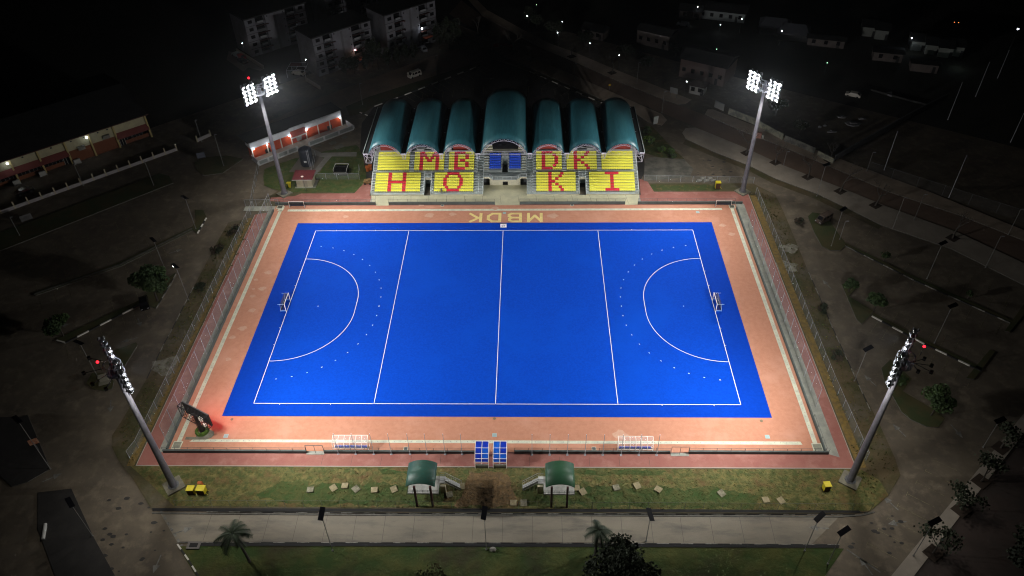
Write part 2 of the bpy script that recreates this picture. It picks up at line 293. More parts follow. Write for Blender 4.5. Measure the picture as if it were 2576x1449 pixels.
# pitch markings
mb=MB(); LW=.12; Z=.162
for a,b in [((-45.7,27.5),(45.7,27.5)),((-45.7,-27.5),(45.7,-27.5)),((-45.7,-27.5),(-45.7,27.5)),((45.7,-27.5),(45.7,27.5)),((0,-27.5),(0,27.5)),((-22.9,-27.5),(-22.9,27.5)),((22.9,-27.5),(22.9,27.5))]:
    d=Vector((b[0]-a[0],b[1]-a[1])).normalized()*LW/2; mb.line((a[0]-d.x,a[1]-d.y),(b[0]+d.x,b[1]+d.y),LW,Z)
for s in (-1,1):
    for rad,dash in ((14.63,0),(19.63,1)):
        pts=[]
        if not dash:
            for i in range(25): t=math.pi/2*i/24; pts.append((s*(45.7-rad*math.sin(t)),1.83+rad*math.cos(t)))
            for i in range(25): t=math.pi/2*(1-i/24); pts.append((s*(45.7-rad*math.sin(t)),-1.83-rad*math.cos(t)))
            for i in range(len(pts)-1): mb.line(pts[i],pts[i+1],LW,Z+.004)
        else:
            Lq=rad*math.pi/2
            k=0
            while k*3.0 < Lq-1.5:
                t=math.pi/2-(k*3.0+ (1.17))/rad
                if t>0.05:
                    for q in (-1,1):
                        c=Vector((s*(45.7-rad*math.sin(t)),q*(1.83+rad*math.cos(t)))); d=Vector((s*math.cos(t)*-1,-q*math.sin(t))).normalized()*.15
                        mb.line(c-d,c+d,.14,Z)
                k+=1
            mb.line((s*(45.7-rad),-.17),(s*(45.7-rad),.17),.16,Z)
    mb.poly([(s*39.3+.13*math.cos(i*.785),.13*math.sin(i*.785),Z) for i in range(8)])
    for yy in (6.83,11.83,-6.83,-11.83): mb.line((s*45.7,yy),(s*46.05,yy),.09,Z)
    for yy in (27.5,-27.5):
        for xx in (45.7-5,45.7-14.63): mb.line((s*xx,yy),(s*xx,yy+math.copysign(.35,yy)),.10,Z)
struct('pitch_markings',mb,white_line)
# the letters on the track, read from the stand
mb=MB()
def strokes(ch):
    return {'M':[((0,0),(0,1)),((0,1),(.5,.25)),((.5,.25),(1,1)),((1,1),(1,0))],'B':[((.0,0),(0,1)),((0,1),(.72,1)),((.72,1),(.95,.86)),((.95,.86),(.95,.66)),((.95,.66),(.75,.52)),((0,.52),(.75,.52)),((.75,.52),(1,.36)),((1,.36),(1,.14)),((1,.14),(.78,0)),((.78,0),(0,0))],
     'D':[((0,0),(0,1)),((0,1),(.65,1)),((.65,1),(1,.7)),((1,.7),(1,.3)),((1,.3),(.65,0)),((.65,0),(0,0))],'K':[((0,0),(0,1)),((0,.42),(.95,1)),((.25,.55),(1,0))]}[ch]
ya,yb=G(1270,559).y+.15,G(1270,537).y-.1
for ch,u0,u1 in (('M',1364,1327),('B',1312,1278),('D',1260,1226),('K',1212,1180)):
    x0=G(u0,548).x-.25; x1=G(u1,548).x+.25
    # top of each letter points at the pitch: read from the grandstand
    for i,(a,b) in enumerate(strokes(ch)):
        f=lambda p:(x0+(x1-x0)*p[0], yb+(ya+.2-yb)*p[1]-.2)
        A_,B_=Vector(f(a)),Vector(f(b)); d=(B_-A_).normalized()*.22
        mb.line(A_-d*1.2,B_+d*1.2,.72,.142+i*.0035)
struct('painted_letters',mb,yel_paint)
# south road
rt=P([(383,1292),(900,1297),(1500,1298),(2110,1300),(2190,1296)]); rb=P([(2160,1371),(1500,1365),(900,1364),(445,1363)])
sheet('south_road',[P([(405,1294),(900,1298),(1500,1299),(2110,1301),(2040,1371),(1500,1364),(900,1363),(445,1362)])],concrete_road,-.012)
sheet('south_lawn',[P([(447,1374),(900,1375),(1500,1376),(2123,1380),(2040,1500),(1900,1600),(560,1600),(512,1480)])],mat('south_lawn_grass',(.028,.056,.008),.95,(.075,.080,.016),.22,10,.40,.64,bump=.6,c3=(.040,.034,.014),s3=.1),.02,'stuff')
sheet('open_drain',[P([(383,1279),(1000,1280.5),(1700,1282),(2160,1285),(2168,1291),(1700,1290),(1000,1288.5),(385,1286)]),P([(490,1366),(1000,1367),(1600,1369),(2110,1372),(2110,1379),(1600,1377),(1000,1375),(490,1374)])],gutter,.108)
def kerbline(name,pts,seg=2.0,w_=.25,h=.16,alt=True,z0=-.02,dim=False):
    pts=[Vector((p[0],p[1],0)) for p in pts]; mb=MB(); k=0; carry=0
    for a,b in zip(pts[:-1],pts[1:]):
        d=(b-a); L=d.length; n=max(1,round(L/seg)); rz=math.atan2(d.y,d.x)
        for i in range(n):
            c=a+d*((i+.5)/n); g=.0 if not alt else 0
            mb.obox((c.x,c.y,z0+h/2),(L/n-.01,w_,h),rz,(k%2) if alt else 0); k+=1
    o=struct(name,mb,[mat('kerb_worn',(.30,.29,.26),.9,(.10,.10,.09),1.2,3) if dim else kerb_w,kerb_b] if alt else [kerb_g,kerb_g]); return o
kerbline('painted_kerb_south',P([(520,1288),(1000,1292),(1700,1294),(2150,1295)]),1.9,.08,.15,True,-.02,True)
kerbline('painted_kerb_lawn',P([(445,1365),(900,1366),(1500,1367.5),(2112,1371)]),1.9,.12,.16,True,-.02,True)
kerbline('painted_kerb_lawn_west',P([(447,1370),(475,1410),(512,1470)]),1.5,.25,.2)
kerbline('road_kerb_line',P([(383,1291),(1000,1296),(1560,1297),(2110,1300),(2170,1296),(2200,1288)]),6,.25,.10,False)
kerbline('painted_kerb_west',P([(487,723),(463,770),(433,830),(413,866),(370,953)]),2.2,.16,.17,True,.0,True)
kerbline('painted_kerb_northwest',P([(905,283),(925,291),(940,290)]),1.2,.3,.2)
kerbline('painted_kerb_car_park',P([(942,268),(1000,246),(1212,163.5)]),2.6,.35,.2)
kerbline('painted_kerb_northeast',P([(1332,180),(1512,258.6),(1560,278)]),2.6,.35,.2)
kerbline('painted_kerb_east',P([(2034,686),(2060,745),(2094,826),(2151,950),(2190,1035)]),2.4,.16,.17,True,.0,True)
# islands of the two car parks
isl=[[(0,586),(401,437),(425,443),(436,461),(407,472),(0,632)],[(83,740),(88,736),(300,662),(483,571),(487,579),(305,670),(90,744)],[(490,528),(512,530),(520,548),(498,588),(480,575),(492,560)],
 [(143,853),(357,753),(360,745),(443,686),(438,702),(393,776),(380,772),(362,760),(165,862),(150,862)],[(287,883),(343,862),(347,868),(312,925),(300,905)],[(217,966),(232,940),(262,938),(287,960),(283,978),(262,984),(235,980)],
 [(490,410),(520,396),(570,392),(612,400),(560,436),(512,442),(495,428)],
 [(2032,545),(2044,535),(2075,540),(2117,600),(2130,616),(2114,631),(2087,630),(2067,620),(2047,583)],[(2129,613),(2300,697),(2546,806),(2542,812),(2298,704),(2125,618)],[(2117,716),(2137,713),(2157,723),(2134,746),(2197,783),(2190,793),(2167,816),(2154,803)],
 [(2197,788),(2330,858),(2473,928),(2469,934),(2325,865),(2193,795)],[(2490,880),(2503,886),(2450,955),(2430,952)],[(2576,765),(2590,775),(2540,836),(2527,834)],[(2217,927),(2240,905),(2293,954),(2270,985),(2350,1032),(2377,1053),(2360,1076),(2331,1074),(2291,1056),(2267,1036),(2225,960)],
 [(53,1050),(70,1044),(127,1180),(70,1213),(30,1225),(-20,1180),(-20,1050)],[(95,1240),(180,1230),(235,1350),(290,1449),(150,1480),(95,1330)],
 [(2225,1470),(2576,1040),(2700,900),(2700,1000),(2576,1090),(2260,1500)]]
names=['verge_island']*len(isl)
for i,pl in enumerate(isl):
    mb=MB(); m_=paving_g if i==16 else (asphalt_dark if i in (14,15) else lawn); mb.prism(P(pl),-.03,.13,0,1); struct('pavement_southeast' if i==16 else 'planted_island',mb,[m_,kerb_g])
kerbline('painted_kerb_island_west',P([(143,857),(165,863),(362,763)]),2.4,.3,.22)
kerbline('painted_kerb_island_east',P([(2193,796),(2325,866),(2469,935)]),2.4,.3,.22)
kerbline('painted_kerb_island_northeast',P([(2126,619),(2298,705),(2541,813)]),2.4,.2,.2,True,-.02,True)
kerbline('painted_kerb_west_island',P([(393,777),(443,690)]),1.6,.16,.2,True,-.02,True); kerbline('painted_kerb_small_island',P([(497,588),(519,549)]),1.2,.3,.22)
kerbline('concrete_kerb_west',P([(86,741),(302,667),(484,576)]),6,.5,.22,False)
sheet('avenue_dirt_strip',[P([(2225,1500),(2576,1075),(2700,980),(2700,1600),(2225,1600)])],mat('southeast_asphalt',(.07,.05,.042),.9,(.05,.04,.035),.1,4),-.014)
# bay lines and arrows
mb=MB()
def bays(p0,p1,n,d,ln,wd=.09,both=False,m=0,t=True):
    a=G(*p0); b=G(*p1)
    for i in range(n+1):
        c=a.lerp(b,i/n); e=Vector((c.x+d[0]*ln,c.y+d[1]*ln,0)); mb.line((c.x,c.y),(e.x,e.y),wd,-.008,m)
        if t: q=Vector((-d[1],d[0],0))*.5; mb.line((e.x-q.x,e.y-q.y),(e.x+q.x,e.y+q.y),wd,-.005,m)
bays((1212,166),(950,268),16,(.65,-.76),5.2)
dW=(G(402,462)-G(375,432)).normalized()
for p0,p1,n in (((60,478+160),(360,530),8),((95,735),(470,580),11),((100,748),(470,592),11),((160,850),(350,755),6),((165,868),(360,768),7)):
    up=Vector((-.55,.84)) if p0 in ((95,735),(160,850)) else Vector((.55,-.84)); bays(p0,p1,n,(up.x,up.y),4.8)
for p0,p1,n,s in (((2150,622),(2520,792),11,1),((2140,628),(2520,810),11,-1),((2215,796),(2460,922),8,1),((2210,806),(2450,938),8,-1),((2160,550),(2540,740),9,-1)):
    bays(p0,p1,n,(.62*s,.78*s),4.8)
bays((2420,1190),(2230,1440),8,(-.8,.6),4.5)
bays((1360,195),(1590,300),9,(-.62,-.78),4.5,t=False)
bays((1060,254),(1215,236),6,(0,1),4.6); bays((1330,232),(1500,262),5,(0,1),4.2)
for i in range(5):
    a=G(1413+i*24,207+i*10); mb.line((a.x,a.y),(a.x+4.0,a.y+4.2),.3,-.006,2)
def arrow(u,v,ang,s=1.0):
    c=G(u,v); d=Vector((math.cos(ang),math.sin(ang))); n=Vector((-d.y,d.x)); c=Vector((c.x,c.y))
    mb.line(c-d*1.6*s,c+d*.2*s,.22*s,-.004,1); mb.poly([(p.x,p.y,-.004) for p in (c+n*.6*s+d*.2*s,c-n*.6*s+d*.2*s,c+d*1.6*s)][::-1],1)
for a in ((278,1022,-1.2),(350,810,-1.0),(442,632,.6),(325,855,3.6),(2189,957,2.0),(2262,1082,2.0),(2300,1020,2.0),(2080,715,1.9),(2240,1265,2.1),(2257,1315,3.3),(2060,1328,3.1),(460,1335,.4),(395,1419,-1.6),(2178,1423,1.9),(2407,1085,-1.3),(132,1201,.6),(155,820,.5),(1232,198,0)): arrow(*a)
# faint joints on the concrete road, centre line dashes
for i in range(20):
    x=-46+i*4.8; mb.line((x,-56.2),(x+.15*(x*.02),-51.2),.05,-.007,3)
for k in range(-2,7):
    a=G(413+k*8.5,1300+k*14); b=G(417+k*8.5,1307+k*14); mb.line((a.x,a.y),(b.x,b.y),.35,-.004,1)
a=G(2130,1382); b=G(2215,1440); mb.line((a.x,a.y),(b.x,b.y),.25,-.004,1)
for i in range(12):
    x=-30+i*5.2
    if not -8<x<6: mb.line((x,-41.5),(x,-39.5),.04,.127,3)
for i in range(15):
    x=-33+i*4.6; mb.line((x,38.95),(x-.4,42.7),.05,.129,3)
struct('road_markings',mb,[ylw_bay,wht_mark,mat('amber_mark',(.22,.14,.04),.9),mat('joint',(.07,.065,.055),.9)])
# stains and dirt on ground
mb=MB()
for (u,v,r) in [(420,920,3.0),(1985,625,2.2),(1978,672,2.8)]:
    c=G(u,v); k=16; mb.poly([(c.x+r*(1+.25*math.sin(i*2.1+u))*math.cos(2*math.pi*i/k),c.y+r*.8*(1+.25*math.cos(i*1.3+v))*math.sin(2*math.pi*i/k),.106) for i in range(k)])
struct('cement_spill',mb,mat('cement',(.24,.235,.19),.9,(.12,.11,.08),.8,6))
mb=MB(); 
for i in range(60):
    u,v=random.choice([(random.uniform(240,420),random.uniform(1250,1440)),(random.uniform(2130,2400),random.uniform(1290,1400)),(random.uniform(1660,1860),random.uniform(400,450))]); c=G(u,v); r=random.uniform(.12,.34)
    mb.poly([(c.x+r*1.6*math.cos(j)*(1+.2*math.sin(j*5+i)),c.y+r*math.sin(j),-.002+i*.00004) for j in [x*.7 for x in range(9)]])
struct('oil_stains',mb,mat('oil',(.030,.028,.026),.7))
# scattered leafy clumps on the verges: one cover
mb=MB()
def clumps(poly,n,s0,s1):
    xs=[p[0] for p in poly]; ys=[p[1] for p in poly]
    for _ in range(n):
        x=random.uniform(min(xs),max(xs)); y=random.uniform(min(ys),max(ys)); ins=False; j=len(poly)-1
        for i in range(len(poly)):
            if (poly[i][1]>y)!=(poly[j][1]>y) and x<(poly[j][0]-poly[i][0])*(y-poly[i][1])/(poly[j][1]-poly[i][1])+poly[i][0]: ins=not ins
            j=i
        if ins:
            s=random.uniform(s0,s1)
            for q in range(3):
                a=random.uniform(0,6.28); dx,dy=math.cos(a)*s,math.sin(a)*s; mb.poly([(x-dx*.5,y-dy*.5,.11),(x+dx*.5,y+dy*.5,.11),(x+dx*.4+dy*.2,y+dy*.4,.11+s*.8)],random.choice((0,0,1,2)))
clumps([(-62,-42),(63,-42),(62,-50),(-53,-50)],3000,.08,.2)
struct('weeds',mb,[mat('weed_green',(.06,.085,.018),.9),mat('weed_dry',(.20,.16,.05),.9),mat('weed_brown',(.12,.09,.03),.9)],'stuff')
mb=MB()
clumps(P([(600,560),(575,565),(480,745),(390,930),(300,1090),(330,1180),(345,1150),(640,560)]),1300,.15,.38); clumps(P([(1900,480),(1950,500),(2030,690),(2150,960),(2200,1060),(2255,1180),(2180,1260),(2160,1180),(2100,1000)]),1300,.15,.38)
struct('side_weeds',mb,[mat('weed_green',(.05,.075,.015),.9),mat('weed_brown',(.08,.06,.02),.9),mat('weed_dry',(.15,.11,.035),.9)],'stuff')
# ================================================================ FLOODLIGHT TOWERS
LP=69000; SP=9500; FARB=2.3
towers=[((-57.35,43.8),'floodlight tower at the far left corner, lamps lit, beside the small red-roofed hut'),((61.1,44.0),'floodlight tower at the far right corner, lamps lit, beside the tree-lined avenue'),
 ((-54.3,-46.0),'floodlight tower seen from behind at the near left corner, beside the black scoreboard'),((60.5,-44.2),'floodlight tower seen from behind at the near right corner, on a square concrete footing')]
lampmb=MB(); lensmb=MB()
# luminaire faces local +Y
lampmb.tube((0,-.42,0),(0,.0,0),.20,0,8,.44); lampmb.obox((0,-.5,0),(.34,.3,.42)); lampmb.tube((0,0,0),(0,.10,0),.46,0,10); lampmb.tube((0,.10,0),(0,.24,0),.46,0,12,.49,cap=False); lampmb.obox((0,.04,.46),(.6,.16,.05))
lensmb.tube((0,.105,0),(0,.112,0),.445,0,12)
lamp_me=None
for ti,((tx,ty),lab) in enumerate(towers):
    t=thing('floodlight_tower',lab,'floodlight tower',(tx,ty,0),group='floodlight towers at the corners of the pitch')
    d=Vector((-tx,-ty,0)).normalized(); yaw=math.atan2(d.y,d.x)-math.pi/2; rt_=Vector((-d.y,d.x,0))*-1
    mb=MB(); mb.tube((tx,ty,.3),(tx,ty,30.2),.62,0,16,.34,cap=False); part('pole',mb,mat('tower_pole',(.17,.17,.195),.5,(.13,.13,.15),.8,3),t,smooth=True)
    mb=MB(); mb.obox((tx,ty,.2),(3.0,3.0,.4),yaw); mb.tube((tx,ty,.4),(tx,ty,.48),.95,1,12)
    for i in range(8): a=i*.785; mb.tube((tx+.8*math.cos(a),ty+.8*math.sin(a),.4),(tx+.8*math.cos(a),ty+.8*math.sin(a),.7),.05,1,4)
    part('footing',mb,[mat('footing_concrete',(.20,.19,.14),.9,(.14,.13,.10),1,3),grey_m],t)
    mb=MB()
    for z in (28.3,30.1):
        pts=[(tx+1.25*math.cos(i*math.pi/8),ty+1.25*math.sin(i*math.pi/8),z) for i in range(17)]; mb.path(pts,.06,0,5)
        for i in range(0,16,4): mb.tube((tx,ty,z),pts[i],.05,0,4)
    for i in range(0,16,2): a=i*math.pi/8; mb.tube((tx+1.25*math.cos(a),ty+1.25*math.sin(a),28.3),(tx+1.25*math.cos(a),ty+1.25*math.sin(a),30.1),.035,0,4)
    mb.tube((tx,ty,28.25),(tx,ty,28.3),1.2,0,12)
    part('service_ring',mb,steel,t)
    mb=MB(); c0=Vector((tx,ty,0))+d*.1
    for row in range(5):
        z=27.55+row*1.0; mb.tube(c0-rt_*4.5+Vector((0,0,z)),c0+rt_*4.5+Vector((0,0,z)),.05,0,4) if row in (1,3) else None
        for s in (-1,1): mb.tube(c0+rt_*s*1.55+Vector((0,0,z)),c0+rt_*s*4.3+Vector((0,0,z)),.06,0,4)
    for s in (-1,1):
        for k in (1.4,2.9,4.4): mb.tube(c0+rt_*s*k+Vector((0,0,27.0)),c0+rt_*s*k+Vector((0,0,32.1)),.07,0,4)
        for z in (28.5,30.5): mb.tube(Vector((tx,ty,z)),c0+rt_*s*1.4+Vector((0,0,z)),.08,0,4)
    part('lamp_frame',mb,steel,t)
    mb=MB(); back=-d
    for k,(ang,ln,zz) in enumerate(((-.9,2.3,30.6),(-.25,2.6,29.9),(.35,2.4,29.2),(.9,2.3,28.6))):
        e=Vector((back.x*math.cos(ang)-back.y*math.sin(ang),back.x*math.sin(ang)+back.y*math.cos(ang),0)); p1=Vector((tx,ty,zz))+e*(1.2+ln); mb.tube(Vector((tx,ty,zz-.2))+e*1.2,p1,.05,0,4); mb.obox(p1,(.45,.45,.45),yaw)
    part('outrigger_arms',mb,dark,t)
    mb=MB(); p=Vector((tx,ty,32.2))+back*1.5+rt_*(.9); mb.ball(p,.25 if ti<2 else .2,0,8,5); mb.tube(p-Vector((0,0,1.8)),p,.03,1,4); 
    if ti!=1: part('beacon',mb,[red_em,dark],t)
    for s in (-1,1):
        for col in range(3):
            for row in range(5):
                c=c0+rt_*s*(1.8+col*1.22)+Vector((0,0,27.55+row*1.0))+d*.4
                tgt=Vector((tx*(.15+.2*random.random()),ty*(.2+.3*random.random()),0))+Vector((random.uniform(-22,22),random.uniform(-14,14),0))
                q=(tgt-c).to_track_quat('Y','Z')
                if lamp_me is None:
                    lm=mesh_obj('floodlight',lampmb,mat('lamp_housing',(.16,.16,.17),.5,metal=.3)); le=mesh_obj('lens',lensmb,lens_on); lamp_me=(lm.data,le.data)
                else:
                    lm=bpy.data.objects.new('floodlight',lamp_me[0]); COL.objects.link(lm); le=bpy.data.objects.new('lens',lamp_me[1]); COL.objects.link(le)
                lm.parent=t; lm.location=c-Vector((tx,ty,0)); lm.rotation_mode='QUATERNION'; lm.rotation_quaternion=q; le.parent=lm
                tie=None
    # the light these lamps give: each lamp group has a near, a cross and a far beam, and a weak downward spill
    sx,sy=-math.copysign(1,tx),-math.copysign(1,ty)
    for s in (-1,1):
        base=c0+rt_*s*2.95+d*1.6
        for bi,(ax,ay,az,pw,cn) in enumerate(((tx+sx*30,ty+sy*20,0,.16,92),(tx+sx*62,ty+sy*36,0,.90,122),(tx+sx*(105 if s==1 else 55),ty+sy*(50 if s==1 else 78),0,1.15,125))):
            light('SPOT','floodlight_beam',(base.x,base.y,29.2+bi*.5),LP*pw/3*(FARB if ty<0 and bi==2 else (.8 if ty>0 and bi==2 else 1)),(1,.98,.95),.45,(ax,ay,az),cn,1.0)
        light('SPOT','floodlight_spill',(base.x,base.y,27.2),SP,(1,.95,.88),.5,(tx+d.x*12,ty+d.y*12,0),150,1.0)
# ================================================================ GRANDSTAND
gs=thing('grandstand','two-tier grandstand with yellow, red and blue seats under seven teal barrel roofs','grandstand',(0,43,0))
T_,RS=.75,.35
mb=MB()
def tier(x0,x1,y0,z0,rows=7,m=0,yend=None):
    for k in range(rows):
        ya_=y0+k*T_; yb_=y0+(k+1)*T_ if k<rows-1 or yend is None else yend
        mb.box(x0,ya_,0,x1,yb_,z0+k*RS,m)
LOW=[(-34.6,-20.86),(-19.15,-5.6),(5.75,19.2),(20.95,34.45)]
for a,b in LOW:
    mb.box(a,42.75,0,b,43.45,.54,0); tier(a,b,43.45,.55)
    mb.box(a,42.72,.10,b,42.75,.50,1)
mb.box(-34.6,48.7,0,-5.6,49.3,2.96,0); mb.box(5.75,48.7,0,34.45,49.3,2.96,0)
mb.box(-20.86,47.3,2.3,-19.15,48.7,2.95,0); mb.box(19.2,47.3,2.3,20.95,48.7,2.95,0)
mb.box(-20.86,47.18,2.1,-19.15,47.3,2.75,1); mb.box(19.2,47.18,2.1,20.95,47.3,2.75,1)
mb.box(-34.6,49.3,0,-7.3,49.42,3.35,0); mb.box(7.35,49.3,0,34.45,49.42,3.35,0)
tier(-34.6,-7.3,49.42,3.3); tier(7.35,34.45,49.42,3.3)
mb.box(-34.6,54.67,0,-7.3,58,5.5,0); mb.box(7.35,54.67,0,34.45,58,5.5,0)
mb.box(-7.3,49.3,0,-5.6,58,3.0,0); mb.box(5.65,49.3,0,7.35,58,3.0,0)
tier(-7.3,-5.65,50.5,3.3,6); tier(5.7,7.35,50.5,3.3,6)
for s in (-1,1):
    mb.box(s*.8,49.4,0,s*5.6,49.9,3.2,0)
    for k in range(6): mb.box(s*.8,49.9+k*.72,0,s*5.6,49.9+(k+1)*.72+(0.6 if k==5 else 0),3.3+k*.36,0)
    for k in range(4): mb.box(s*3.4,54.9+k*.8,0,s*7.3,55.7+k*.8,5.5+k*.32,1)
mb.box(-.8,53.6,0,.8,54.8,5.4,0); mb.box(-.8,49.4,0,.8,53.6,2.7,2)
mb.box(-7.3,54.82,0,7.3,54.9,5.5,0); mb.box(-3.4,54.9,0,3.4,57.0,5.5,1)
part('terrace',mb,[stand_conc,mat('stand_cream',(.60,.57,.43),.7,(.50,.48,.36),.8,3),gutter],gs)
mb=MB()  # balcony in the middle
bal=[(-5.62,49.3),(-5.62,47.0),(-4.1,47.0),(-2.95,45.55),(2.95,45.55),(4.15,47.0),(5.68,47.0),(5.68,49.3)]
mb.prism(bal,2.55,3.0,0,1); part('balcony',mb,[stand_conc,mat('stand_cream',(1,1,1))],gs)
mb=MB(); mb.box(-4.0,47.6,.12,-.62,47.9,2.54,0); mb.box(.74,47.6,.12,4.0,47.9,2.54,0); mb.box(-.62,47.6,2.2,.74,47.9,2.54,0); mb.box(-5.6,49.0,.12,5.6,49.2,2.54,1)
part('undercroft_wall',mb,[mat('stand_cream',(1,1,1)),grey_m],gs)
# stairs: aisle steps
step_m=[mat('step_grey',(.50,.55,.54),.8),mat('step_beige',(.54,.54,.42),.8)]
def aisle(x0,x1,y0,z0,rows):
    mb=MB()
    for k in range(rows): mb.box(x0,y0+k*T_,z0+k*RS-.01,x1,y0+k*T_+.36,z0+k*RS+.17,0); mb.box(x0+.01,y0+k*T_+.36,z0+k*RS-.01,x1-.01,y0+(k+1)*T_,z0+k*RS+.008,0)
    part('aisle_steps',mb,step_m,gs)
for a,b in ((-34.5,-33.8),(-21.85,-20.95),(-19.1,-18.4),(-7.9,-6.9),(-6.7,-5.7),(5.85,6.8),(7.0,8.05),(18.4,19.15),(21.0,21.75),(33.65,34.4)): aisle(a,b,43.45,.55,7)
for a,b in ((-34.5,-33.6),(-25.15,-23.95),(-15.95,-14.85),(-8.0,-7.35),(7.4,8.05),(14.95,16.05),(24.1,25.15),(33.55,34.4)): aisle(a,b,49.42,3.3,7)
for a,b in ((-5.5,-4.3),(4.35,5.5)):
    mb=MB()
    for k in range(6): mb.box(a,49.9+k*.72,3.29+k*.36,b,50.25+k*.72,3.48+k*.36,1); mb.box(a+.01,50.25+k*.72,3.29+k*.36,b-.01,50.62+k*.72,3.308+k*.36,1)
    part('aisle_steps',mb,step_m,gs)
def rail(p,h=.95,n=2,post=1.2):
    mb=MB()
    for a,b in zip(p[:-1],p[1:]):
        a=Vector(a); b=Vector(b)
        for i in range(n+1): z=h*(1-i*.42); mb.tube(a+Vector((0,0,z)),b+Vector((0,0,z)),.045,0,4)
        k=max(1,round((b-a).length/post))
        for i in range(k+1): q=a.lerp(b,i/k); mb.tube(q,q+Vector((0,0,h)),.045,0,4)
    part('railing',mb,rail_w,gs)
rail([(-5.6,47.1,3),(-4.15,47.1,3),(-2.95,45.65,3),(2.95,45.65,3),(4.15,47.1,3),(5.66,47.1,3)])
for x in (-34.55,-20.9,-19.1,-5.62,5.75,19.2,20.95,34.4): rail([(x,42.8,.55),(x,43.45,.55),(x,48.7,3.0)])
for x0,x1 in ((-20.9,-19.1),(19.2,20.95)): rail([(x0,47.25,2.95),(x1,47.25,2.95)],1.0,3,.9)
for x in (-34.55,-7.25,7.3,34.4): rail([(x,49.4,3.0),(x,54.9,5.5)])
for x in (-5.62,5.66): rail([(x,49.6,3.1),(x,54.9,5.5)])
for x in (-.8,.8): rail([(x,49.6,3.0),(x,53.6,5.4)])
rail([(-.8,53.7,5.4),(.8,53.7,5.4)],1.1,3,.8)
for x in (-6.75,6.8): rail([(x,43.5,.6),(x,48.6,3.0)])
for x0,x1 in ((-33.6,-25.2),(-23.9,-16),(-14.8,-8.1),(8.1,14.9),(16.1,24),(25.2,33.5)): rail([(x0,54.75,5.5),(x1,54.75,5.5)],.9,1,1.6)
# seats
sm=MB() # seat facing -Y, origin at centre bottom
def seat_geo(mb,x,y,z,m):
    W2=.232
    prof=[(-.26,.40),(-.24,.45),(.10,.42),(.17,.50),(.22,.80),(.17,.86),(.12,.80),(.09,.52),(.04,.46)]
    b=len(mb.v); n=len(prof)
    for s,k in ((-1,1),(-.55,1.02),(.55,1.02),(1,1)):
        for (py,pz) in prof:
            zz=pz-(.05 if abs(s)==1 and pz>.7 else 0); mb.v.append((x+s*W2,y+py-(.03 if abs(s)==1 else 0),z+zz))
    for c in range(3):
        for i in range(n): j=(i+1)%n; mb.f.append((b+c*n+i,b+(c+1)*n+i,b+(c+1)*n+j,b+c*n+j)); mb.m.append(m)
    mb.f.append(tuple(b+i for i in range(n))); mb.m.append(m); mb.f.append(tuple(b+3*n+n-1-i for i in range(n))); mb.m.append(m)
    mb.box(x-.05,y+.02,z,x+.05,y+.12,z+.4,m)
proto_seats={}
for c,mm in (('Y',seat_y),('R',seat_r)):
    q=MB(); seat_geo(q,0,0,0,0); me=mesh_obj('seat',q,mm,smooth=False); proto_seats[c]=me.data; bpy.data.objects.remove(me)
def rowset(n,reds): return ''.join('R' if i in reds else 'Y' for i in range(n))
rg=range
blocks={ # name: (x0,x1,n,rows top->bottom)
 'H':(-33.72,-21.93,25,[{7,8,15,16}]*3+[set(rg(7,17))]+[{7,8,15,16}]*3),
 'O':(-18.33,-8.12,22,[set(rg(7,14)),{6,7,13,14},{5,6,14,15},{5,6,14,15},{5,6,14,15},{6,7,13,14},set(rg(7,14))]),
 'K':(8.17,18.33,23,[{7,8,14,15},{7,8,13,14},{7,8,11,12},{7,8,9,10},{7,8,11,12},{7,8,13,14},{7,8,14,15}]),
 'I':(21.85,33.55,26,[set(rg(9,17))]+[{12,13}]*5+[set(rg(9,17))])}
up={'1':(-33.55,-25.22,18,[set()]*7),
 'M':(-23.9,-16.02,17,[{3,4,5,11,12,13},{3,4,5,6,10,11,12,13},{3,4,6,7,9,10,12,13},{3,4,7,8,9,12,13},{3,4,12,13},{3,4,12,13},{3,4,12,13}]),
 'B':(-14.8,-8.12,14,[set(rg(3,9)),{3,4,9,10},{3,4,9,10},{3,4,6,7,8},{3,4,9,10},{3,4,9,10},set(rg(3,9))]),
 'D':(8.15,14.85,14,[set(rg(3,9)),{3,4,9,10},{3,4,10,11},{3,4,10,11},{3,4,10,11},{3,4,9,10},set(rg(3,9))]),
 'K2':(16.12,24.0,17,[{4,5,11,12},{4,5,10,11},{4,5,8,9},{4,5,6,7},{4,5,8,9},{4,5,10,11},{4,5,11,12}]),
 '7':(25.22,33.48,18,[set()]*7)}
rest=MB(); cnt=0
for low,dct in ((True,blocks),(False,up)):
    for key,(x0,x1,n,rows) in dct.items():
        for r in range(7):           # r = 0 top row
            k=6-r; y=(43.45 if low else 49.42)+k*T_+.42; z=(.55 if low else 3.3)+k*RS
            for i in range(n):
                c='R' if i in rows[r] else 'Y'; x=x0+(x1-x0)*(i+.5)/n
                if low and k==0 or (low and k==1 and key=='O' and i<4):
                    o=bpy.data.objects.new('seat',proto_seats[c]); COL.objects.link(o); o.parent=gs; o.location=(x,y-43,z); cnt+=1
                    if c=='R': o['label']='red plastic seat'
                else: seat_geo(rest,x,y,z,1 if c=='R' else 0)
for s in (-1,1):
    for k in range(6):
        for i in range(6): seat_geo(rest,s*(1.35+i*.5),49.9+k*.72+.40,3.3+k*.36,2)
ro=part('seats',rest,[seat_y,seat_r,seat_b],gs); ro['kind']='stuff'
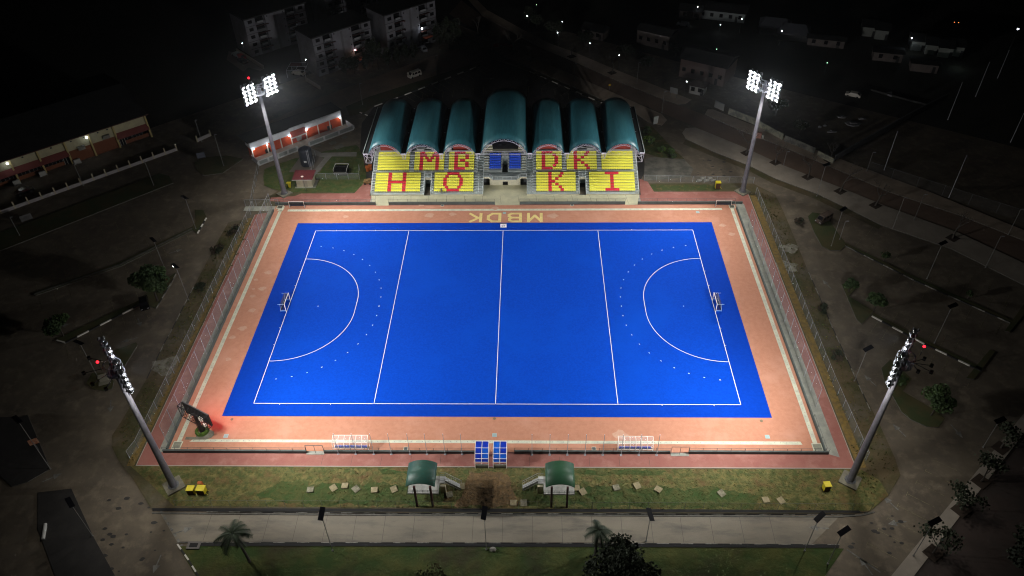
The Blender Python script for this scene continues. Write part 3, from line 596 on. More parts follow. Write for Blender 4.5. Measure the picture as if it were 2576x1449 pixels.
# back structures
mb=MB()
mb.box(-34.4,58,0,34.4,58.3,5.6,1)
for x0,x1 in ((-33.4,-28.2),(-13.9,-8.2),(8.4,13.6),(28.2,33.2)): mb.box(x0,56.4,5.5,x1,56.6,7.6,0)
part('rear_wall',mb,[red_wall,stand_conc],gs)
for cx in (-20.3,20.3):
    mb=MB()
    for s in (-1,1): mb.box(cx+s*2.2-.9,55.4,5.5,cx+s*2.2+.9,56.9,6.5,0)
    mb.box(cx-3.6,56.9,5.5,cx+3.6,57.9,6.1,0); mb.box(cx-1.2,56.6,6.2,cx+1.2,56.9,7.3,1)
    part('stair_head',mb,[white_p,glassd],gs)
for cx in (-26.5,-15.2,15.2,26.5): mb=MB(); mb.box(cx-.9,55.6,5.5,cx+.9,57,6.7,0); part('stair_head',mb,white_p,gs)
mb=MB(); mb.box(-3.5,57.1,5.5,3.5,57.3,9.2,0); mb.box(-7.2,57.3,0,7.2,69,5.4,0)
part('dark_glass_front',mb,glassd,gs)
mb=MB(); mb.box(-34.5,58.3,0,34.4,69,4.2,0); part('rear_block',mb,roof_dk,gs)
for x in (-34.2,-25.3,-15.8,-6.5,6.5,15.8,25.3,34.0):
    for y in (56,63,69.5): mb=MB(); mb.tube((x,y,0 if y>60 else 5.5),(x,y,11),.22,0,8); part('column',mb,steel,gs)
# barrel roofs
VL=[(-34.3,-26.0,2.72,45.35,70.3),(-24.75,-16.42,2.72,45.35,70.3),(-15.35,-7.2,2.72,45.35,70.2),(-5.9,5.9,4.1,45.35,73.4),(7.1,15.15,2.65,45.35,70.2),(16.42,24.45,2.65,45.35,70.2),(25.65,33.9,2.6,45.35,70.3)]
for (x0,x1,hh,y0,y1) in VL:
    wv=(x1-x0)/2; cx=(x0+x1)/2; rad=(wv*wv+hh*hh)/(2*hh); a0=math.asin(min(1,wv/rad)); zc=11+hh-rad
    n=28; arc=[(cx+rad*math.sin(-a0+2*a0*i/n),zc+rad*math.cos(-a0+2*a0*i/n)) for i in range(n+1)]; ny=10
    b=MB(); 
    for j in range(ny+1):
        tt=j/ny; y=y0+(y1-y0)*tt; cr=3.4*tt*(1-tt)
        for (x,z) in arc: b.v.append((x,y,z+cr*min(1,(z-11)/1.2+.0)))
    for j in range(ny):
        for i in range(n): q=j*(n+1)+i; b.f.append((q,q+1,q+n+2,q+n+1)); b.m.append(0)
    rf=part('barrel_roof',b,teal,gs,smooth=True)
    m_=rf.modifiers.new('thickness','SOLIDIFY'); m_.thickness=.1; m_.offset=-1
    b=MB() # rim
    for i in range(n):
        p0=(arc[i][0],y0-.03,arc[i][1]); p1=(arc[i+1][0],y0-.03,arc[i+1][1]); b.tube(p0,p1,.07,0,4)
    o=mesh_obj('roof_rim',b,teal_edge,(0,43,0)); o.parent=rf
    b=MB(); N=14 # arched truss under the mouth
    def ap(t,dr): a=-a0+2*a0*t; return Vector((cx+(rad-dr)*math.sin(a),y0+.25,zc+(rad-dr)*math.cos(a)))
    for i in range(N):
        b.tube(ap(i/N,.14),ap((i+1)/N,.14),.05,0,4); b.tube(ap(i/N,.72),ap((i+1)/N,.72),.05,0,4)
        b.tube(ap(i/N,.14),ap((i+.5)/N,.72),.035,0,4); b.tube(ap((i+.5)/N,.72),ap((i+1)/N,.14),.035,0,4)
    o=mesh_obj('arch_truss',b,steel_w,(0,43,0)); o.parent=rf
mb=MB()
vx=[(-35.5,-34.3),(-26.0,-24.75),(-16.42,-15.35),(-7.2,-5.9),(5.9,7.1),(15.15,16.42),(24.45,25.65),(33.9,35.1)]
for a,b in vx: mb.box(a,45.4,10.85,b,70,10.98,0)
part('roof_gutters',mb,gutter,gs)
fl_m=[mat('flashing',(.40,.44,.42),.6),steel_w]
for x in (-35.55,35.15): mb=MB(); mb.box(x-.06,45.4,10.85,x+.06,70,11.25,0); part('roof_edge',mb,fl_m,gs)
for a,b in vx: mb=MB(); mb.box(a,45.3,10.75,b,45.38,11.05,1); part('gutter_end',mb,fl_m,gs)
mb=MB()
def truss_box(x0,x1,y0,y1,zt,zb,N=6,tap=.35):
    for s in (0,1):
        for i in range(N):
            ya_=y0+(y1-y0)*i/N; yb_=y0+(y1-y0)*(i+1)/N; xt=(x0,x1)[s]; xb=x0+(x1-x0)*(tap if s==0 else 1-tap); z0_=zb+(zt-.6-zb)*i/N; z1_=zb+(zt-.6-zb)*(i+1)/N
            mb.tube((xt,ya_,zt),(xt,yb_,zt),.06,0,4); mb.tube((xb,ya_,z0_),(xb,yb_,z1_),.06,0,4); mb.tube((xt,ya_,zt),(xb,yb_,z1_),.045,0,4); mb.tube((xb,ya_,z0_),(xt,ya_,zt),.045,0,4)
    for i in range(N+1):
        y=y0+(y1-y0)*i/N; zz=zb+(zt-.6-zb)*i/N; xl=x0+(x1-x0)*tap; xr=x0+(x1-x0)*(1-tap)
        mb.tube((x0,y,zt),(x1,y,zt),.05,0,4); mb.tube((xl,y,zz),(xr,y,zz),.05,0,4); mb.tube((x0,y,zt),(xr,y,zz),.035,0,4)
for i,(a,b) in enumerate(vx):
    mb=MB()
    if i in (0,7):
        c0_=-35.5 if i==0 else 33.0; truss_box(c0_,c0_+2.1,45.45,60,10.8,8.3,7,.15)
    else: truss_box(a+.1,b-.1,45.6,60,10.8,9.3,7,.2)
    part('roof_truss',mb,steel_w,gs)
mb=MB()
mb.tube((-34,46.2,10.1),(34,46.2,10.1),.05,0,4); mb.tube((-34,47.4,10.4),(34,47.4,10.4),.05,0,4)
for i in range(46):
    x=-34+i*1.5; mb.tube((x,46.2,10.1),(x+.75,47.4,10.4),.03,0,4); mb.tube((x+.75,47.4,10.4),(x+1.5,46.2,10.1),.03,0,4)
part('front_truss',mb,steel_w,gs)
# ================================================================ PERSON seated in the stand
def figure(name,loc,rz,label):
    t=thing(name,label,'person',loc,rz)
    J={'pel':(0,0,.12),'sp':(0,-.06,.34),'ch':(0,-.14,.54),'nk':(0,-.20,.68),'hd':(0,-.25,.84),'hl':(-.1,-.02,.10),'hr':(.1,-.02,.10),'kl':(-.13,-.45,.12),'kr':(.13,-.45,.12),'al':(-.13,-.50,-.32),'ar':(.13,-.50,-.32),'fl':(-.14,-.68,-.36),'fr':(.14,-.68,-.36),
       'sl':(-.19,-.15,.60),'sr':(.19,-.15,.60),'el':(-.24,-.36,.40),'er':(.24,-.36,.40),'wl':(-.10,-.50,.22),'wr':(.10,-.50,.22)}
    E_=[('pel','sp'),('sp','ch'),('ch','nk'),('nk','hd'),('pel','hl'),('pel','hr'),('hl','kl'),('kl','al'),('al','fl'),('hr','kr'),('kr','ar'),('ar','fr'),('ch','sl'),('sl','el'),('el','wl'),('ch','sr'),('sr','er'),('er','wr')]
    rr={'pel':.13,'sp':.12,'ch':.14,'nk':.055,'hd':.095,'hl':.10,'hr':.10,'kl':.065,'kr':.065,'al':.04,'ar':.04,'fl':.045,'fr':.045,'sl':.065,'sr':.065,'el':.045,'er':.045,'wl':.03,'wr':.03}
    def skinned(nm,keys,edges,m,g):
        me=bpy.data.meshes.new(nm); me.from_pydata([J[k] for k in keys],[(keys.index(a),keys.index(b)) for a,b in edges],[]); o=bpy.data.objects.new(nm,me); COL.objects.link(o); o.parent=t; me.materials.append(m)
        s=o.modifiers.new('skin','SKIN'); 
        for i,k in enumerate(keys): v=me.skin_vertices[0].data[i]; v.radius=(rr[k]*g,rr[k]*g); v.use_root=(i==0)
        u=o.modifiers.new('sub','SUBSURF'); u.levels=u.render_levels=1; return o
    skinned('body',list(J),E_,skin,1.0)
    skinned('shirt',['ch','sp','pel','sl','el','sr','er'],[('pel','sp'),('sp','ch'),('ch','sl'),('sl','el'),('ch','sr'),('sr','er')],shirt_m,1.22)
    skinned('trousers',['pel','hl','hr','kl','kr','al','ar'],[('pel','hl'),('pel','hr'),('hl','kl'),('kl','al'),('hr','kr'),('kr','ar')],trouser_m,1.2)
    b=MB(); b.ball((0,-.235,.90),.115,0,10,7,(1,1.05,.9)); part('hair',b,hair_m,t,local=True)
    for s in (-1,1):
        b=MB(); b.ball((s*.14,-.66,-.37),.07,0,8,5,(.8,1.8,.6)); part('shoe',b,dark,t,local=True)
        b=MB(); o_=Vector((s*.10,-.50,.22)); b.ball(o_+Vector((0,-.04,-.02)),.045,0,8,5,(1,1.2,.6))
        for k in range(4): f0=o_+Vector(((k-1.5)*.022,-.08,-.02)); b.path([f0,f0+Vector((0,-.035-(.008 if k in(1,2) else 0),-.008)),f0+Vector((0,-.055,-.035))],.010,0,5,.007)
        b.path([o_+Vector((-s*.04,-.03,-.01)),o_+Vector((-s*.065,-.06,-.015)),o_+Vector((-s*.06,-.09,-.03))],.011,0,5,.008); part('hand',b,skin,t,local=True)
figure('person',(-16.35,43.80,1.0),0,'person in a grey top and dark trousers sitting in the front row of the stand')
# ================================================================ PERIMETER WALL, NETS, FENCES
def low_wall(pts,label,h=.75,th=.25,gap=None,posts=True,rh=.85):
    P0=[Vector((a,b,.13)) for a,b in pts]; c=(P0[0]+P0[-1])/2
    t=thing('low_wall',label,'wall',(c.x,c.y,.1))
    mb=MB(); rb=MB(); pb=MB()
    for a,b in zip(P0[:-1],P0[1:]):
        d=b-a; m=(a+b)/2; rz=math.atan2(d.y,d.x); mb.obox((m.x,m.y,.13+h/2-.02),(d.length,th,h),rz)
        if posts:
            n=max(1,round(d.length/2.4))
            for i in range(n+1): q=a.lerp(b,i/n); rb.tube((q.x,q.y,.13+h-.05),(q.x,q.y,.13+h+rh),.035,0,4)
            rb.tube((a.x,a.y,.13+h+rh),(b.x,b.y,.13+h+rh),.025,0,4); pb.poly([(a.x,a.y,.13+h),(b.x,b.y,.13+h),(b.x,b.y,.13+h+rh),(a.x,a.y,.13+h+rh)])
    part('wall_base',mb,mat('near_wall_shaded',(.030,.033,.032),.8,(.02,.022,.021),.6,3) if abs(a.y+38.8)<.4 and abs(b.y+38.8)<.4 else wallmat,t)  # near walls: unlit face put into a darker colour; only the coping keeps wallmat
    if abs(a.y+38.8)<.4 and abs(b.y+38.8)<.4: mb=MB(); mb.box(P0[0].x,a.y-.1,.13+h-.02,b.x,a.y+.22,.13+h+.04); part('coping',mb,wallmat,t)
    if posts: part('guard_rail',rb,grey_m,t); part('mesh_infill',pb,meshmat('rail_mesh',(.3,.34,.32),.07),t)
low_wall([(-58.4,38.8),(-32.7,38.8)],'dark low wall with a thin rail behind the small spare goal on the left')
low_wall([(-29.4,38.8),(-2.4,38.75)],'dark low wall in front of the left half of the grandstand')
low_wall([(3.9,38.75),(30.5,38.7)],'dark low wall in front of the right half of the grandstand')
low_wall([(33.7,38.7),(58.0,38.6)],'dark low wall with a thin rail behind the small spare goal on the right')
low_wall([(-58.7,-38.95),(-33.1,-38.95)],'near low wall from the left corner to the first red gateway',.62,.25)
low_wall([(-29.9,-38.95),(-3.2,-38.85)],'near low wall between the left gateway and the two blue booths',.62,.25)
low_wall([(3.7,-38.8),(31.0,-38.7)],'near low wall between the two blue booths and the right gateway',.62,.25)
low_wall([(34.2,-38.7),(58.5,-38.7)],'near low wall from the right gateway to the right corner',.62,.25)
low_wall([(58.0,-38.5),(58.0,-31)],'short dark wall stub at the near right corner of the red surround',.7,.22)
low_wall([(58.0,-31),(58.0,36.5)],'long dark low wall along the right side of the red surround',.7,.22,posts=False)
low_wall([(-58.2,-38.5),(-58.2,36)],'long dark low wall along the left side of the red surround',.7,.22,posts=False)
low_wall([(58.2,38.6),(59.9,38.6)],'short dark wall at the far right corner of the red surround',.7,.22,posts=False)
for x in (-31.5,32.65):
    g_='left' if x<0 else 'right'
    t=thing('gateway','open frame gate over the red path through the near wall, '+g_+' of the pair','gate',(x,-38.9,.13),group='frame gates in the near wall')
    mb=MB(); 
    for s in (-1,1): mb.tube((x+s*1.55,-38.9,.13),(x+s*1.55,-38.9,2.2),.05,0,4)
    mb.tube((x-1.55,-38.9,2.2),(x+1.55,-38.9,2.2),.05,0,4); mb.tube((x,-38.9,.13),(x,-38.9,2.2),.04,0,4); part('gate_frame',mb,grey_m,t)
    mb=MB(); mb.box(x-1.6,-39.3,.13,x+1.6,-38.6,.2); part('threshold',mb,concrete,t)
# tall net posts on the near side
npx=[-33.6,-30.6,-27.4,-24.3,-21.1,-18.0,-14.7,-11.7,-8.5,-5.5,6.8,9.9,13.0,16.1,19.2,22.4,25.5,28.6]
pr_=None
for i,x in enumerate(npx):
    if i<2: continue
    if pr_ is None:
        pr_=thing('net_post','','post',(x,-38.9,.13),group='tall grey net posts along the near wall'); mb=MB(); mb.tube((0,-.22,0),(0,-.22,5.6),.055,0,6,.04); mb.box(-.2,-.4,0,.2,0,.06); mb.ball((0,-.22,5.62),.08,1,6,4); part('post_tube',mb,[steel,steel_w],pr_,local=True); o=pr_
    else: o=copy_tree(pr_)
    o.location=(x,-38.9,.13); n_=len(npx)-2
    o['label']='tall thin net post on the near wall, '+('left of the blue booths' if x<0 else 'right of the blue booths')
def chain_fence(pts,h,label,z=.1,pitch=3.0,m=None,name='chain_link_fence',pr=.045,pm=None,lean=0,cat='fence',group=None):
    P0=[Vector((a,b,z)) for a,b in pts]; c=P0[0]
    t=thing(name,label,cat,(c.x,c.y,z),group=group); rb=MB(); pb=MB()
    for a,b in zip(P0[:-1],P0[1:]):
        d=b-a; n=max(1,round(d.length/pitch))
        for i in range(n+1): q=a.lerp(b,i/n); rb.tube(q,q+Vector((0,0,h)),pr,0,5)
        rb.tube(a+Vector((0,0,h)),b+Vector((0,0,h)),pr*.6,0,4)
        pb.poly([a,b,b+Vector((0,0,h)),a+Vector((0,0,h))])
    part('mesh_panel',pb,m or fence_m,t); part('posts',rb,pm or steel,t)
    return t
chain_fence([(-58.65,-37),(-58.65,36.5)],5.0,'tall ball-stop net on slender posts along the left side of the pitch',z=.12,pitch=3.75,m=net_m,name='ball_stop_net',pr=.05)
chain_fence([(59.3,-28),(59.3,29)],5.0,'tall ball-stop net on slender posts along the right side of the pitch',z=.12,pitch=3.75,m=net_m,name='ball_stop_net',pr=.05)
chain_fence([(-63.6,37.5),(-63.6,-38),(-64.2,-40.3)],2.15,'chain-link fence outside the left red lane beside the dark car park')
chain_fence([(64.2,43),(64.3,14),(64.2,-22),(64.6,-40)],2.15,'chain-link fence outside the right red lane beside the dirt verge')
chain_fence([(-52.5,-50.05),(-6.5,-49.95)],1.9,'faint wire fence along the near drain, left of the dug-up soil',m=meshmat('dim_link',(.12,.13,.12),.13),pm=grey_m,pr=.03)
chain_fence([(4.6,-49.95),(62,-50.0)],1.9,'faint wire fence along the near drain, right of the dug-up soil',m=meshmat('dim_link2',(.12,.13,.12),.13),pm=grey_m,pr=.03)
chain_fence(P([(1620,457),(1895,462)]),1.9,'wire fence between the far right lawn and the dark driveway')
chain_fence(P([(765,452),(905,452),(905,430)]),1.9,'wire fence around the far left lawn, in front of the black truck bed')
chain_fence(P([(795,395),(783,452)]),1.9,'short wire fence leading from the tank to the far left lawn fence')
chain_fence(P([(633,520),(652,425)]),1.9,'short wire fence at the back of the far left corner tower')
chain_fence(P([(2180,432),(2576,560),(2760,625)]),3.0,'dark wire fence on the far side of the avenue, around the training field',pitch=6,m=meshmat('dim_link3',(.2,.2,.2),.07),pm=grey_m)
# fence stub at left gate
chain_fence([(-66,38.3),(-57.5,38.5)],1.9,'short mesh gate fence over the concrete path at the far left corner')
# ================================================================ GOALS
def goal(x,y,rz,label,big=True,group=None):
    t=thing('hockey_goal',label,'goal',(x,y,.156),rz,group)   # mouth faces local +X
    w_=1.83; h=2.14; mb=MB()
    if big:
        for s in (-1,1): mb.obox((0,s*w_,h/2),(.11,.11,h)); 
        mb.obox((0,0,h+.05),(.11,2*w_+.11,.11)); part('goal_frame',mb,white_line,t,local=True)
        mb=MB()
        for s in (-1,1):
            mb.tube((0,s*w_,h),(-.95,s*w_,h),.03,0,5); mb.tube((-1.2,s*w_,0),(-.95,s*w_,h),.03,0,5); mb.tube((0,s*w_,.47),(-1.2,s*w_,.47),.04,0,5)
            mb.tube((-.9,s*w_,h-.05),(-1.5,s*w_,h-.02),.035,0,5)
        mb.tube((-1.2,-w_,.47),(-1.2,w_,.47),.04,0,5); part('rear_frame',mb,mat('sky_steel',(.45,.60,.85),.5),t,local=True)
        mb=MB(); mb.obox((-1.2,0,.23),(.05,2*w_,.46)); mb.obox((-.6,w_,.23),(1.2,.05,.46),0,1); mb.obox((-.6,-w_,.23),(1.2,.05,.46),0,1); part('backboard',mb,[dark,mat('board_blue',(.015,.10,.45),.5)],t,local=True)
        mb=MB(); mb.poly([(-1.18,-w_,.46),(-1.18,w_,.46),(-.95,w_,h),(-.95,-w_,h)]); mb.poly([(-.95,-w_,h),(-.95,w_,h),(0,w_,h),(0,-w_,h)])
        for s in (-1,1): mb.poly([(0,s*w_,.4),(-1.18,s*w_,.4),(-.95,s*w_,h),(0,s*w_,h)])
        part('net',mb,net_dk,t,local=True)
    else:
        w_=1.9; h=1.9
        for s in (-1,1): mb.tube((0,s*w_,0),(0,s*w_,h),.06,0,6)
        mb.tube((0,-w_,h),(0,w_,h),.06,0,6); part('goal_frame',mb,white_line,t,local=True)
        mb=MB(); mb.obox((-.75,0,.3),(.05,2*w_,.5)); mb.obox((-.35,w_,.3),(.8,.05,.5)); mb.obox((-.35,-w_,.3),(.8,.05,.5)); part('backboard',mb,mat('spare_board',(.03,.045,.075),.6),t,local=True)
        mb=MB(); mb.poly([(0,-w_,h),(0,w_,h),(-.8,w_,.1),(-.8,-w_,.1)]); part('net',mb,meshmat('spare_net',(.02,.02,.03),.25),t,local=True)
goal(-45.76,0,0,'white-framed hockey goal on the left goal line of the blue pitch')
goal(45.76,0,math.pi,'white-framed hockey goal on the right goal line of the blue pitch')
goal(G(748,524).x,G(748,524).y,-math.pi/2,'small spare goal stored against the far wall at the left corner',False)
goal(G(1819,521).x,G(1819,521).y,-math.pi/2,'small spare goal stored against the far wall at the right corner',False)
# little emblem board behind the pitch
c=G(1266.5,575); t=thing('emblem_board','small white board with a dark oval emblem behind the centre of the far sideline','sign',(c.x,c.y,.156))
mb=MB(); mb.obox((c.x,c.y+.3,.66),(1.5,.12,1.1),0); mb.obox((c.x,c.y+.3,1.29),(1.5,.14,.14),0,1); part('board',mb,[white_line,grey_m],t)
mb=MB()
for i in range(20):
    a0_,a1_=i*math.pi/10,(i+1)*math.pi/10; k=lambda a,s:(c.x+.42*s*math.cos(a),c.y+.2345,.66+.30*s*math.sin(a)); mb.poly([k(a0_,1),k(a1_,1),k(a1_,.72),k(a0_,.72)][::-1])
mb.poly([(c.x-.25,c.y+.2345,.55),(c.x+.1,c.y+.2345,.60),(c.x+.25,c.y+.2345,.77),(c.x-.1,c.y+.2345,.70)]); part('emblem',mb,mat('emblem_green',(.02,.12,.13),.6),t)
# corner gratings and small covers
for i,(u,v,s,lb) in enumerate([(705,522,1.2,'square drain grating at the far left end of the pale strip'),(1841,521,1.1,'square drain grating beside the spare goal at the far right'),(446,1121,1.3,'square drain grating at the near left corner'),(2056,1127,1.4,'square drain grating at the near right corner')]):
    c=G(u,v); t=thing('drain_grating',lb,'drain grating',(c.x,c.y,.13),group='drain gratings at the corners of the red surround'); mb=MB(); mb.obox((c.x,c.y,.16),(s+.35,s+.35,.06)); part('grating_surround',mb,strip,t); mb=MB()
    for k in range(7): mb.obox((c.x,c.y-s/2+.09+k*s/7,.2),(s,.09,.05)); 
    part('grate',mb,mat('grate_brown',(.05,.045,.03),.8),t)
for i,(u,v,mm,lb) in enumerate([(569,1098,1,'pale blue square cover beside the scoreboard hedge'),(1244,1096,1,'pale green square cover near the centre of the near track'),(1930,1100,1,'pale blue square cover at the near right of the track'),(1755,535,1,'grey square cover at the far right of the track'),(1269,537,1,'small grey cover above the painted letters'),(1113,518,0,'dark square cover by the far wall, left of centre'),(1439,517,0,'pale square cover by the far wall, right of centre'),(1021,1130,0,'grey square cover by the near wall, left half'),(1494,1130,0,'dark square cover by the near wall, right half'),(1244,1054,2,'round sprinkler cap at the middle of the near track'),(584,1056,2,'round sprinkler cap below the near left corner of the turf'),(1915,1060,2,'round sprinkler cap below the near right corner of the turf')]):
    c=G(u,v); mb=MB()
    if mm==2: mb.tube((c.x,c.y,.13),(c.x,c.y,.17),.28,0,10)
    else: mb.obox((c.x,c.y,.155),(.8,.8,.05)); mb.obox((c.x,c.y,.185),(.6,.6,.02),0,1)
    solo('service_cover',mb,[[strip,grey_m],[mat('pale_blue',(.38,.50,.50),.6),mat('pale_blue2',(.30,.42,.43),.6)],[mat('cap',(.16,.13,.08),.8)]*2][mm],lb,'cover')
# ================================================================ SCOREBOARD
bx,by=-53.25,-34.35; t=thing('scoreboard','black scoreboard on a thick post at the near left corner, seen from behind','scoreboard',(bx,by,.13))
dv=Vector((5.7,-3.1,0)).normalized(); nv=Vector((-dv.y,dv.x,0)); yw=math.atan2(dv.y,dv.x)
mb=MB(); cc=Vector((bx,by,4.75))+nv*.15; mb.obox(cc+nv*.35,(6.5,.25,2.9),yw); part('cabinet',mb,dark,t)
mb=MB(); mb.obox(cc+nv*.49,(6.3,.02,2.7),yw); part('display_face',mb,screen_red,t)
mb=MB(); B0=Vector((bx,by,0))
def bp(s,dpt,z): q=B0+dv*s+nv*dpt; return Vector((q.x,q.y,z))
for s0 in (-3.25,3.25):
    for z0_ in (3.3,6.2): mb.tube(bp(s0,-.65,z0_),bp(s0,.35,z0_),.05,0,4)
    mb.tube(bp(s0,-.65,3.3),bp(s0,-.65,6.2),.06,0,4); mb.tube(bp(s0,-.65,3.3),bp(s0,.35,6.2),.04,0,4); mb.tube(bp(s0,-.65,6.2),bp(s0,.35,3.3),.04,0,4)
for z0_ in (3.3,6.2):
    mb.tube(bp(-3.25,-.65,z0_),bp(3.25,-.65,z0_),.06,0,4)
    for k in range(8): a=-3.25+k*.8125; mb.tube(bp(a,-.65,z0_),bp(a+.406,.35,z0_),.04,0,4); mb.tube(bp(a+.406,.35,z0_),bp(a+.8125,-.65,z0_),.04,0,4)
for k in range(9): a=-3.25+k*.8125; mb.tube(bp(a,-.65,3.3),bp(a,-.65,6.2),.035,0,4)
mb.tube(bp(-3.25,.5,6.25),bp(3.25,.5,6.25),.09,1,4)
part('rear_truss',mb,[dark,grey_m],t)
mb=MB(); mb.tube((bx,by,.13),(bx,by,4.6),.38,0,10); part('post',mb,mat('post_dark',(.02,.013,.012),.6),t)
mb=MB(); q=B0-dv*.75
for o_ in (-.15,.15): mb.tube((q.x+o_,q.y,.1),(q.x+o_,q.y,3.3),.035,0,4)
for k in range(10): mb.tube((q.x-.15,q.y,.4+k*.3),(q.x+.15,q.y,.4+k*.3),.025,0,4)
part('ladder',mb,dark,t)
for s_,z0_,w_,h_ in ((1.95,5.2,.85,.75),(2.45,3.95,.6,.6)):
    mb=MB(); mb.obox(bp(s_,-.35,z0_),(w_,.35,h_),yw); mb.obox(bp(s_,-.54,z0_),(w_*.9,.02,.03),yw,1); part('white_unit',mb,[white_line,dark],t)
mb=MB(); pts=[(bx+.35+1.25*math.cos(i*math.pi/10),by-.35+1.1*math.sin(i*math.pi/10)) for i in range(21)]
for i in range(900):
    a=random.uniform(0,6.28); rr=random.uniform(.75,1.25); z=random.uniform(.15,.8); c=Vector((bx+rr*math.cos(a),by+rr*.95*math.sin(a),z)); d1=Vector((random.uniform(-1,1),random.uniform(-1,1),random.uniform(-.6,1)))*.14; d2=Vector((random.uniform(-1,1),random.uniform(-1,1),random.uniform(-1,1)))*.12; mb.poly([c-d1,c+d2,c+d1])
for i in range(20):
    a0_,a1_=i*math.pi/10,(i+1)*math.pi/10
    k=lambda a,r,z:(bx+r*math.cos(a),by+r*.95*math.sin(a),z); mb.poly([k(a0_,1.2,.13),k(a1_,1.2,.13),k(a1_,1.15,.7),k(a0_,1.15,.7)]); mb.poly([k(a0_,1.15,.7),k(a1_,1.15,.7),k(a1_,.7,.7),k(a0_,.7,.7)])
solo('ring_hedge',mb,leaf_b,'low ring of green hedge around the scoreboard post','hedge')
mb=MB(); mb.prism([(bx+.7+1.7*math.cos(i*.6283),by-.6+1.2*math.sin(i*.6283)) for i in range(10)],.13,.155); mb.box(bx-2.6,by-1.75,.13,bx+.2,by-1.15,.158); struct('hedge_footing',mb,mat('footing_concrete',(1,1,1)))
la=light('AREA','scoreboard_glow',tuple(cc+nv*.55),480,(1,.02,.09)); la.data.shape='RECTANGLE'; la.data.size=6.0; la.data.size_y=2.4
la.rotation_euler=(Vector((nv.x,nv.y,0))).to_track_quat('-Z','Y').to_euler()
# ================================================================ DUGOUTS
def dugout(x0,x1,label,pale):
    y0=-38.25; t=thing('team_shelter',label,'team shelter',((x0+x1)/2,y0,.13),group='curved team shelters on the near track'); cx=(x0+x1)/2
    prof=[(0,0),(-.22,.8),(-.15,1.4),(.15,1.95),(.65,2.35),(1.3,2.5)]
    mb=MB(); n=6
    for i in range(n+1):
        x=x0+(x1-x0)*i/n; mb.path([(x,y0+a,.13+b) for a,b in prof],.055,0,5)
    for a,b in (prof[1],prof[3],prof[5]): mb.tube((x0,y0+a,.13+b),(x1,y0+a,.13+b),.055,0,5)
    for x in (x0,x1): mb.tube((x,y0+1.2,.13),(x,y0+.65,2.48),.05,0,5); mb.tube((x,y0,.16),(x,y0+1.2,.16),.05,0,5)
    part('frame',mb,white_line,t)
    mb=MB()
    for (a,b),(c_,d_) in zip(prof[1:-1],prof[2:]): mb.poly([(x0,y0+a,.13+b),(x1,y0+a,.13+b),(x1,y0+c_,.13+d_),(x0,y0+c_,.13+d_)])
    part('clear_canopy',mb,clear_p,t)
    n=11
    for i in range(n):
        x=x0+.3+(x1-x0-.6)*(i+.5)/n; mb=MB(); mb.box(x-.22,y0+.25,.5,x+.22,y0+.7,.56); mb.box(x-.22,y0+.2,.56,x+.22,y0+.27,1.0); part('seat',mb,seat_b,t)
    mb=MB(); mb.box(x0+.2,y0+.35,.35,x1-.2,y0+.6,.48); mb.box(x0+.3,y0+.4,.13,x0+.4,y0+.5,.4); mb.box(x1-.4,y0+.4,.13,x1-.3,y0+.5,.4); part('bench_beam',mb,mat('bench_blue',(.01,.03,.20),.5),t)
dugout(-28.4,-22.2,'white-ribbed curved shelter over a row of blue seats, left of the booths',1)
dugout(21.9,28.0,'white-ribbed curved shelter over a row of blue seats, right of the booths',1)
def booth(x0,x1,label,light_mix):
    t=thing('booth',label,'booth',((x0+x1)/2,-42,.13),group='blue-roofed booths in the middle of the near wall'); y0,y1=-42.0,-38.0
    prof=[(0,1.15),(.05,1.75),(.35,2.3),(1.0,2.85),(2.0,3.15),(3.4,3.2)]
    mb=MB(); mb.box(x0,y0,.13,x1,y0+.06,.65,1); mb.box(x0,y0-.02,.66,x1,y0+.06,1.25,0); part('rear_panel',mb,[white_p,mat('booth_sill',(.16,.155,.12),.7)],t)
    mb=MB()
    for x in (x0,(x0+x1)/2,x1): mb.path([(x,y0+a,b) for a,b in prof],.05,0,5)
    for x in (x0,x1): mb.tube((x,y0,.13),(x,y0,1.2),.05,0,5); mb.tube((x,y0+3.4,.13),(x,y0+3.4,3.2),.05,0,5)
    for a,b in (prof[1],prof[2],prof[3],prof[4],prof[5]): mb.tube((x0,y0+a,b),(x1,y0+a,b),.05,0,5)
    part('frame',mb,white_line,t)
    k=0
    for i in range(1,5):
        for s in (0,1):
            xa=x0+(x1-x0)*s/2+.05; xb=xa+(x1-x0)/2-.1; (a,b),(c_,d_)=prof[i],prof[i+1]; mb=MB(); mb.poly([(xa,y0+a,b-.01),(xb,y0+a,b-.01),(xb,y0+c_,d_-.01),(xa,y0+c_,d_-.01)])
            dk=(k in light_mix); part('roof_panel',mb,blue_l if dk else blue_s,t); k+=1
    mb=MB()
    for x in (x0,x1): mb.poly([(x,y0,.2),(x,y0+3.3,.2),(x,y0+3.4,3.1),(x,y0+2,3.05),(x,y0+1,2.75),(x,y0+.3,2.2),(x,y0,1.2)])
    part('side_sheet',mb,clear_p,t)
    mb=MB(); mb.box(x0+.2,y0+1.2,.13,x1-.2,y0+3,.25); mb.box(x0+.3,y0+2.4,.25,x1-.3,y0+2.9,.95,1); part('desk',mb,[mat('booth_floor',(.02,.05,.25),.7),mat('booth_desk',(.05,.10,.35),.6)],t)
booth(-3.0,-.7,'booth with dark blue roof panels in a white frame, left of the pair',(3,5))
booth(.12,2.42,'booth with lighter blue roof panels in a white frame, right of the pair',(0,2,3,4,6))
